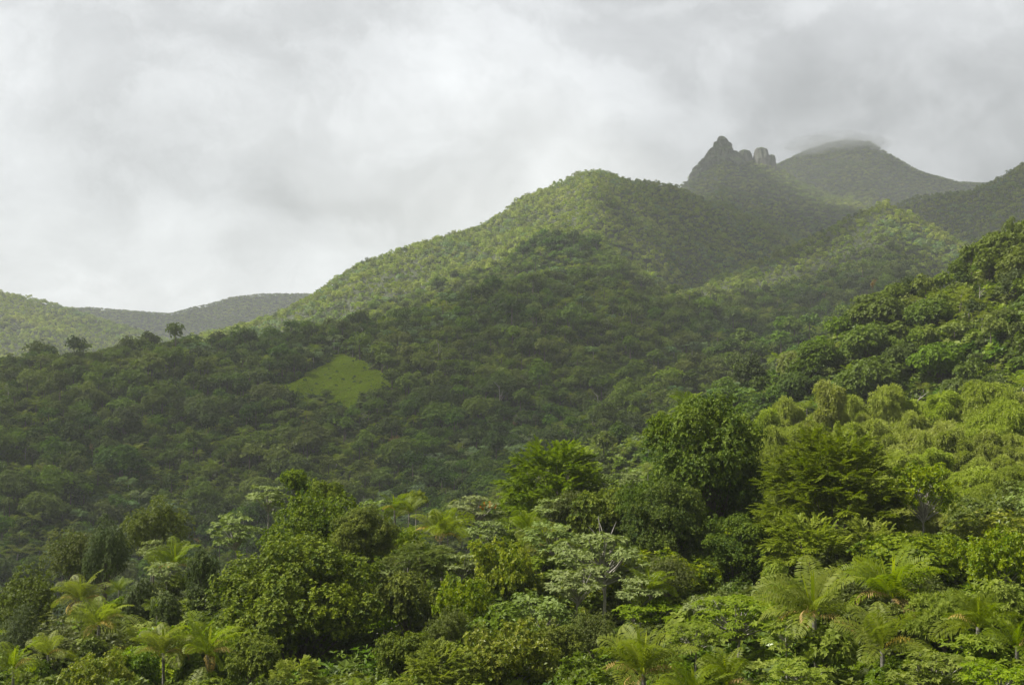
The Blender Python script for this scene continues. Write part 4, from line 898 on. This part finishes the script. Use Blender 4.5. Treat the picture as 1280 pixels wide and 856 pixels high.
tuft_tree('midbrown', 2.4, 4.0, 9, 7, 6, .45, .16, 'brown', 106, lr=.34, fill=.1)
MIDK = ['mid1', 'mid2', 'mid3', 'mid4', 'midpale', 'hillpalm', 'midbrown']
mlib = library('forest_tree', [joined(k, 'palebark' if k in ('midpale',) else 'bark', th=3.5) for k in MIDK] + [slope_snag()])
def far_proto(seed, mat, R0, H, n, s, palmish=False):
    g = np.random.default_rng(seed); LV = Leaves(); d = rdir(n * 2, g); d = d[d[:, 2] > -.2][:n]; n = len(d)
    if palmish:
        az = g.random(n) * 6.28; el = g.uniform(-.3, 1.2, n); D = np.stack([np.cos(az) * np.cos(el), np.sin(az) * np.cos(el), np.sin(el)], 1)
        LV.add(np.zeros((n, 3)) + [0, 0, H], D, R0 * 1.2, R0 * .35, rdir(n, g) + [0, 0, 1.5], g.random(n), .35)
    else:
        P = d * np.array([R0, R0, H * .5]) * (1 + .3 * np.sin(d[:, 0:1] * 6 + seed) * np.sin(d[:, 1:2] * 5)) * g.uniform(.7, 1, (n, 1)); P[:, 2] += H * .55
        rosettes(LV, P, d + [0, 0, .5], 4, s, s * .6, 1.15, .5 + g.normal(0, .2, n), g)
    return LV.mesh('far_tree', M[mat])
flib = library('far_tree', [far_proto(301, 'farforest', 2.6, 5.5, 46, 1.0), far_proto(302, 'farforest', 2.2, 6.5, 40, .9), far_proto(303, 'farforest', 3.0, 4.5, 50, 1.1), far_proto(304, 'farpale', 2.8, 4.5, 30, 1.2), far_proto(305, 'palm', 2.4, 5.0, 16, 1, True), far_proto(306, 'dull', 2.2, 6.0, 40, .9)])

# the grassy clearing on the middle slope: a patch of ground, traced where it lies
CLEAR = np.array([(346, 490), (366, 480), (390, 468), (404, 461), (414, 450), (428, 445), (440, 452), (452, 455), (462, 466), (478, 472), (484, 484), (470, 492), (452, 493), (446, 503), (432, 512), (418, 502), (408, 503), (395, 494), (376, 497)], float)
def inpoly(px, py, poly):
    ins = np.zeros(len(px), bool); j = len(poly) - 1
    for i in range(len(poly)):
        xi, yi = poly[i]; xj, yj = poly[j]
        ins ^= ((yi > py) != (yj > py)) & (px < (xj - xi) * (py - yi) / (yj - yi + 1e-9) + xi); j = i
    return ins
def clear_mask(X, Y, Z, grow=0):
    u, v = project(X, Y, Z); u = u + 14 * (fbm(X / 9, Y / 9, 3) - .5); v = v + 10 * (fbm(X / 9 + 40, Y / 9, 3) - .5); c = CLEAR.mean(0); poly = c + (CLEAR - c) * (1 + grow / 60)
    return inpoly(u, v, poly) & (Y > 300) & (Y < 750)

def cells(r0, r1, sp, half=.56):
    out = []
    r = r0
    while r < r1:
        n = int(2 * half * r / sp); th = (np.arange(n) + rng.random(n)) / n * 2 * half - half; rr = r + rng.uniform(-.5, .5, n) * sp
        out.append(np.stack([rr * np.sin(th), rr * np.cos(th)], 1)); r += sp
    P = np.concatenate(out); return P[visible(P[:, 0], P[:, 1])]
P, Z = SLOPE_BUSH; k = visible(P[:, 0], P[:, 1]) & ~clear_mask(P[:, 0], P[:, 1], Z, 9); P = P[k]; Z = Z[k]
scatter('undergrowth', P[:, 0], P[:, 1], Z - .2, rng.choice(3, len(P)), rng.uniform(1.3, 3.2, len(P)), library('bush', [small_plant(211, 'forest', 26, 5, .55, .32, .9, 1.2, 1.1), small_plant(212, 'forest', 30, 5, .45, .24, .8, 1.6, 1.0), small_plant(213, 'undergrowth', 26, 5, .6, .34, 1.0, 1.1, 1.2)]), 'low bushy growth between the forest trees of the slopes', 'undergrowth')
P = cells(150, 900, 4.6); Z = height(P[:, 0], P[:, 1]); px, py = project(P[:, 0], P[:, 1], Z)
rr = np.hypot(P[:, 0], P[:, 1])
fgz = fg_height(px, P[:, 1]); keep = ~(clear_mask(P[:, 0], P[:, 1], Z, 8) | clear_mask(P[:, 0], P[:, 1], Z + 3.2, 6) | clear_mask(P[:, 0], P[:, 1], Z + 6.0, 4))
keep &= ~((rr < 200) & (px > 850) & (px < 1320)); keep &= ~((rr < 165))
P = P[keep]; Z = Z[keep]; px = px[keep]; py = py[keep]; rr = rr[keep]
pn = fbm(P[:, 0] / 45, P[:, 1] / 45, 3); pp = fbm(P[:, 0] / 30 + 50, P[:, 1] / 30, 3)
rh = (px > 820) & (rr < 340)
pick = rng.choice([0, 1, 2, 3, 6], len(P), p=[.35, .29, .295, .06, .005])
pick = np.where((pn > .60) & (rng.random(len(P)) < .55), 4, pick)
pick = np.where((pp > .56) & (rng.random(len(P)) < .6), 5, np.where(rng.random(len(P)) < .05, 5, pick))
pick = np.where(rh & (rng.random(len(P)) < .22), 5, pick)
size = rng.lognormal(0, .36, len(P)) * .87; size = np.clip(size, .5, 2.1) * np.where(rr < 330, .85, 1.0)
# the largest in view become things of their own
snag_ = rng.random(len(P)) < .0035; pick = np.where(snag_, 7, pick); size = np.where(snag_, rng.uniform(.45, .8, len(P)), size)
near = np.argsort(np.where(pick == 7, 1e9, rr / size)); inframe = (px > -10) & (px < 1290)
SLOPE_TREES = 165; SLOPE_PALMS = 130; chosen = []; ct = cp = 0
for i in near:
    if not inframe[i]: continue
    if pick[i] == 5:
        if cp < SLOPE_PALMS: cp += 1; chosen.append(i)
    elif ct < SLOPE_TREES: ct += 1; chosen.append(i)
    if ct >= SLOPE_TREES and cp >= SLOPE_PALMS: break
ZONE = [(-50, 900, 'on the far slope'), ]
def zone(u, v):
    if u > 820:
        c = ['over the left part of the bamboo', 'above the tallest bamboo plume', 'above the middle of the bamboo', 'above the right part of the bamboo', 'at the right edge'][int(np.clip((u - 900) // 80, 0, 4))]
        h = 'low' if v > 430 else ('midway' if v > 370 else 'high')
        return f"{h} on the right hillside, {c}"
    c = ['at the far left edge', 'above the left crest trees', 'above the huge tufted tree', 'left of the lone feathery tree', 'behind the lone feathery tree'][int(np.clip(u // 165, 0, 4))]
    return f"low on the shaded valley slope {c}"
HK = {0: ('hill1', 'broadleaf_tree', 'rounded green'), 1: ('hill2', 'broadleaf_tree', 'upright green'), 2: ('hill3', 'broadleaf_tree', 'wide bright green'), 3: ('hilldark', 'broadleaf_tree', 'dark narrow'), 4: ('hillpale', 'cecropia_tree', 'pale grey-green'), 5: ('hillpalm', 'palm_tree', 'small'), 6: ('midbrown', 'broadleaf_tree', 'brown dry')}
for i in chosen:
    kd, nm, adj = HK[int(pick[i])]; cat = 'palm' if pick[i] == 5 else 'tree'
    z = zone(px[i], py[i] - 15); lab = f"{adj} {'palm' if cat == 'palm' else 'tree'} {z}"
    p = PROTO[kd]; s = size[i] * (1.0 if cat == 'tree' else .95); top = Z[i] + p['H'] * s + rng.uniform(1.5, 3.5) * (1 if cat == 'tree' else 1.6)
    u, v = project(P[i, 0], P[i, 1], top)
    plant(kd, nm, cat, 640 + F * P[i, 0] / P[i, 1], v, P[i, 1], 2 * p['R'] * s * F / P[i, 1], lab, group=lab.replace(' tree ', ' trees ').replace(' palm ', ' palms '))
rest = np.ones(len(P), bool); rest[chosen] = False
tall = np.where((rng.random(len(P)) < .07) & (size < .95), 1.5, rng.uniform(.8, 1.25, len(P)))
scatter('forest', P[rest, 0], P[rest, 1], Z[rest] - .3, pick[rest], size[rest], mlib, 'dense mixed forest covering the middle slopes behind the foreground trees', 'forest', szv=(size * tall)[rest])

P = cells(900, 1720, 4.9, .54); Z = height(P[:, 0], P[:, 1]); pp = fbm(P[:, 0] / 60 + 50, P[:, 1] / 60, 3); pn = fbm(P[:, 0] / 55, P[:, 1] / 80 + 30, 3)
pick = rng.choice([0, 1, 2, 3, 4, 5], len(P), p=[.29, .22, .25, .03, .14, .07]); pick = np.where((pn > .62) & (rng.random(len(P)) < .6), 3, pick); pick = np.where((pp > .57) & (rng.random(len(P)) < .5), 4, pick)
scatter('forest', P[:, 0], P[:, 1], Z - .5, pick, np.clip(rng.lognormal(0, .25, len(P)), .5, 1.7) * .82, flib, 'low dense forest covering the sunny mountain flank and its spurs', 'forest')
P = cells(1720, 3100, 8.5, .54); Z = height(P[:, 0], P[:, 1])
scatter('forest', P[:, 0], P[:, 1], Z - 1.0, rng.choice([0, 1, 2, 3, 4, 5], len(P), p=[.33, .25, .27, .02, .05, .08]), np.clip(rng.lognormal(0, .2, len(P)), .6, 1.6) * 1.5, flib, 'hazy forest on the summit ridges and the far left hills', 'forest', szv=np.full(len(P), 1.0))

# grass of the clearing
n = 26000; gx = rng.uniform(-160, -60, n * 8); gy = rng.uniform(320, 720, n * 8); gz = height(gx, gy); k = clear_mask(gx, gy, gz, 9) & visible(gx, gy); gx = gx[k][:n]; gy = gy[k][:n]; gz = gz[k][:n]
def tussock(seed):
    g = np.random.default_rng(seed); m = 14; LV = Leaves(); az = g.random(m) * 6.28; D = unit(np.stack([np.cos(az) * .8, np.sin(az) * .8, np.full(m, .8)], 1))
    LV.add(np.zeros((m, 3)), D, 1.3, .5, rdir(m, g), g.random(m), .3); return LV.mesh('tussock', M['grass'])
if len(gx):
    scatter('grass', gx, gy, gz - .1, rng.integers(0, 2, len(gx)), rng.uniform(.6, 1.1, len(gx)), library('tussock', [tussock(1), tussock(2)]), 'light green grassy clearing on the middle slope', 'grass')
    kk = rng.choice(len(gx), 60, replace=False)
    scatter('undergrowth', gx[kk], gy[kk], gz[kk] - .2, rng.choice(3, 60), rng.uniform(.5, 1.3, 60), bpy.data.collections['bush'], 'low bushes dotting the grassy clearing', 'bushes')
    # the single tree standing in it
    k = np.argmin((project(gx, gy, gz)[0] - 408) ** 2 + (project(gx, gy, gz)[1] - 499) ** 2); y = gy[k]
    plant('mid1', B, 'tree', 408, 486, y, 16, 'small lone tree standing in the light green grassy clearing', maxh=6.5)
print('clearing', len(gx), gx.mean() if len(gx) else 0, gy.min() if len(gx) else 0, gy.max() if len(gx) else 0)

# landmark trees on the skyline of the right hillside and the middle slope
def landmark(kind, nm, px, top, y, w, lab, hs=1.0): plant(kind, nm, 'tree', px, top, y, w, lab, hs=hs)
landmark('hill2', B, 1266, 268, 288, 22, 'tall narrow tree on the top of the right hillside near the edge', 1.5)
landmark('hill1', B, 1248, 288, 288, 26, 'shorter tree left of the tall narrow tree on the hilltop', 1.1)
landmark('hilldark', B, 1136, 340, 292, 26, 'dark rounded tree on the right hillside skyline above the bamboo', 1.0)
landmark('hill1', B, 1120, 352, 288, 36, 'wide rounded tree on the lower skyline of the right hillside', 1.0)
landmark('midbrown', B, 1092, 346, 296, 12, 'thin brown dry tree sticking up from the right hillside skyline', 1.8)

# ---------------------------------------------------------------- rock pinnacles
def rock(px, top, y, wpx, hpx, seed, label, taper=.6):
    import bmesh
    from mathutils import noise as mn
    bm = bmesh.new(); bmesh.ops.create_icosphere(bm, subdivisions=6, radius=1)
    s = y / F; Rw = wpx * s / 2; Hh = hpx * s
    for v in bm.verts:
        c = v.co.copy(); t = (c.z + 1) / 2
        w = (1 - taper * t ** (.95 if taper > .5 else 2.2))
        rad = max(1e-4, math.hypot(c.x, c.y)); bx = (min(1.0, rad * 1.9) / rad) if taper < .5 else 1.25
        p = Vector((c.x * bx * Rw * w, c.y * bx * Rw * w * .9, t * Hh))
        q = p * .05 + Vector((seed, seed * .7, 0)); s3 = Vector((q.x, q.y, q.z * .45))
        r = mn.fractal(s3, .75, 2.1, 7) * .16 * (1 - .4 * t) - abs(mn.noise(Vector((q.x * 2.4, q.y * 2.4, q.z * .35)))) * .26 + (math.floor(q.z * 2.3 + mn.noise(s3) * 2) % 2) * .03
        d = Vector((c.x * bx, c.y * bx, c.z * .25 + .12 * mn.noise(s3 * 2.5))); v.co = p + d * r * Rw
    bmesh.ops.recalc_face_normals(bm, faces=bm.faces)
    me = bpy.data.meshes.new('rock_pinnacle'); bm.to_mesh(me); bm.free(); me.materials.append(M['rock'])
    x = (px - 640) / F * y; o = link('rock_pinnacle', me, None, (x, y, y * float(elev(top)) - Hh)); tag(o, label, 'rock', 'bare rocks on the ridge')
rock(903, 170, 1884, 82, 70, 1.3, 'tallest pointed bare rock peak on the ridge', .83)
rock(880, 200, 1884, 40, 42, 5.3, 'rocky shoulder on the left of the tallest pointed peak', .66)
rock(922, 189, 1886, 34, 44, 9.7, 'rocky shoulder on the right of the tallest pointed peak', .62)
rock(933, 187, 1895, 22, 30, 2.1, 'small low rock between the pointed peak and the blocky one', .48)
rock(953, 184, 1893, 25, 36, 8.2, 'blocky rounded rock right of the pointed peak', .48)
rock(966, 193, 1893, 14, 26, 4.4, 'smallest rock at the right end of the ridge rocks', .48)

# ---------------------------------------------------------------- clouds overhead that shade the slopes
M['cloud'] = new_mat('cloud'); t = M['cloud'].node_tree
o_ = N(t, 'ShaderNodeOutputMaterial'); d_ = N(t, 'ShaderNodeBsdfDiffuse'); d_.inputs[0].default_value = (.85, .86, .88, 1); tp_ = N(t, 'ShaderNodeBsdfTransparent'); mx_ = N(t, 'ShaderNodeMixShader'); mx_.inputs[0].default_value = .62; t.links.new(tp_.outputs[0], mx_.inputs[1]); t.links.new(d_.outputs[0], mx_.inputs[2]); t.links.new(mx_.outputs[0], o_.inputs[0])   # thin cloud: lets part of the sun through
def cloud(foot, alt, label, seed, thick=.6):
    m = M['cloud'].copy(); [n for n in m.node_tree.nodes if n.type == 'MIX_SHADER'][0].inputs[0].default_value = thick
    """foot: ground outline (x, y) to be shaded, on ground of height z; the cloud floats at height alt towards the sun"""
    import bmesh
    from mathutils import noise as mn
    P3 = np.array(foot, float); k = (alt - P3[:, 2]) / SUN_DIR.z
    Q = P3[:, :2] + np.outer(k, [SUN_DIR.x, SUN_DIR.y]); c = Q.mean(0)
    lo = Q.min(0) - 60; hi = Q.max(0) + 60; step = 14.0
    nx = int((hi[0] - lo[0]) / step) + 1; ny = int((hi[1] - lo[1]) / step) + 1
    xs = lo[0] + np.arange(nx) * step; ys = lo[1] + np.arange(ny) * step; XX, YY = np.meshgrid(xs, ys, indexing='ij')
    wx = XX + 90 * (fbm(XX / 110 + seed, YY / 110, 4) - .5); wy = YY + 90 * (fbm(XX / 110, YY / 110 + seed + 9, 4) - .5)
    ins = inpoly(wx.ravel(), wy.ravel(), Q).reshape(XX.shape)
    d = ins.astype(float)
    for _ in range(4):
        e = d.copy(); e[1:-1, 1:-1] = (d[1:-1, 1:-1] + d[:-2, 1:-1] + d[2:, 1:-1] + d[1:-1, :-2] + d[1:-1, 2:]) / 5; d = e
    top = alt + 70 * np.clip(d - .35, 0, 1) ** .5 * (.6 + fbm(XX / 60, YY / 60, 4)); bot = alt - 14 * np.clip(d - .35, 0, 1) ** .5 * (.5 + fbm(XX / 50, YY / 50 + 4, 3)) - .5
    idn = np.arange(nx * ny).reshape(nx, ny); cellin = (d[:-1, :-1] > .35)
    a = idn[:-1, :-1][cellin]; b = idn[1:, :-1][cellin]; cc = idn[1:, 1:][cellin]; dd = idn[:-1, 1:][cellin]
    V = np.concatenate([np.stack([XX, YY, top], -1).reshape(-1, 3), np.stack([XX, YY, bot], -1).reshape(-1, 3)]); o = nx * ny
    fc = [np.stack([a, b, cc, dd], 1), np.stack([a, dd, cc, b], 1) + o]
    me = make_mesh('cloud', V, fc, m, smooth=True); ob = link('cloud', me); tag(ob, label, 'cloud', kind='structure')
def G(px, y, z): return ((px - 640) / F * y, y, z)
CLOUDS = [
 ([G(-350, 260, -60), G(560, 250, -80), G(700, 330, -70), G(860, 470, 0), G(1050, 620, 30), G(1400, 700, 60), G(1400, 960, 120), G(1080, 900, 70), G(960, 860, 60), G(760, 775, 45), G(650, 720, 50), G(520, 670, 40), G(400, 640, 30), G(180, 620, 20), G(-350, 600, 20)], 640, 'grey cloud shading the middle slope', 1.0, .33),
 ([G(760, 1330, 230), G(800, 1180, 180), G(830, 930, 80), G(1000, 950, 110), G(1075, 1010, 140), G(1100, 1130, 150), G(1450, 1100, 150), G(1450, 1700, 260), G(980, 1780, 280), G(960, 2080, 340), G(860, 1860, 300), G(850, 1500, 240)], 900, 'grey cloud shading the flank under the rock peak', 4.0),
 ([G(905, 2050, 330), G(1000, 1900, 300), G(1500, 1800, 320), G(1500, 2900, 450), G(880, 2900, 450)], 1150, 'grey cloud shading the mist-topped mountain', 7.0),
 ([G(-900, 2250, 150), G(-900, 3200, 150), G(480, 3200, 200), G(480, 2300, 150), G(230, 2050, 130), G(100, 1900, 130)], 1750, 'grey cloud shading the far left hills', 3.0),
]
for c_ in CLOUDS: cloud(*c_)

# ---------------------------------------------------------------- the air
def box(name, c, s):
    V = np.array([(x, y, z) for x in (-1, 1) for y in (-1, 1) for z in (-1, 1)], float) * np.array(s) / 2 + np.array(c)
    Fq = np.array([(0, 1, 3, 2), (4, 6, 7, 5), (0, 4, 5, 1), (2, 3, 7, 6), (0, 2, 6, 4), (1, 5, 7, 3)])
    return link(name, make_mesh(name, V, [Fq], []))
zlo = float(GZ.min()) - 1.5; zhi = float(GZ.max()) + 25
hz = box('haze', (0, 0, (zlo + zhi) / 2), (8040, 8040, zhi - zlo)); tag(hz, 'thin humid air over the valley', 'haze', kind='stuff')
mh = new_mat('haze'); t = mh.node_tree; o_ = N(t, 'ShaderNodeOutputMaterial'); v_ = N(t, 'ShaderNodeVolumePrincipled')
v_.inputs['Color'].default_value = (.91, .95, .98, 1); v_.inputs['Density'].default_value = HAZE_DENSITY; v_.inputs['Anisotropy'].default_value = .2
t.links.new(v_.outputs[0], o_.inputs['Volume']); hz.data.materials.append(mh)
print('objects', len(bpy.data.objects), 'zrange', zlo, zhi, FG_COUNT)

def mist(px, py, y, sx, sy, sz, dens, label):
    import bmesh
    bm = bmesh.new(); bmesh.ops.create_icosphere(bm, subdivisions=3, radius=1); me = bpy.data.meshes.new('mist'); bm.to_mesh(me); bm.free()
    o = link('mist', me, None, ((px - 640) / F * y, y, y * float(elev(py))), 0, (sx, sy, sz)); tag(o, label, 'mist', kind='stuff')
    m = new_mat('mist'); t = m.node_tree; l = t.links; out = N(t, 'ShaderNodeOutputMaterial'); v = N(t, 'ShaderNodeVolumePrincipled'); v.inputs['Color'].default_value = (.95, .96, .97, 1)
    tc = N(t, 'ShaderNodeTexCoord'); ln = N(t, 'ShaderNodeVectorMath', operation='LENGTH'); l.new(tc.outputs['Object'], ln.inputs[0])
    nz = N(t, 'ShaderNodeTexNoise'); nz.inputs['Scale'].default_value = 2.2; nz.inputs['Detail'].default_value = 4; l.new(tc.outputs['Object'], nz.inputs['Vector'])
    f = math_node(t, 'MULTIPLY', math_node(t, 'SUBTRACT', math_node(t, 'MULTIPLY_ADD', nz.outputs['Fac'], 1.3, .35), ln.outputs['Value']), dens * 2.2)
    l.new(math_node(t, 'MAXIMUM', f, 0.0), v.inputs['Density']); l.new(v.outputs[0], out.inputs['Volume']); me.materials.append(m)
mist(1050, 184, 2320, 120, 80, 34, .012, 'thin cloud mist lying on the rounded summit at right')
mist(900, 235, 1700, 800, 620, 170, .00023, 'pale wet air hanging round the rocky peak and the upper slopes')
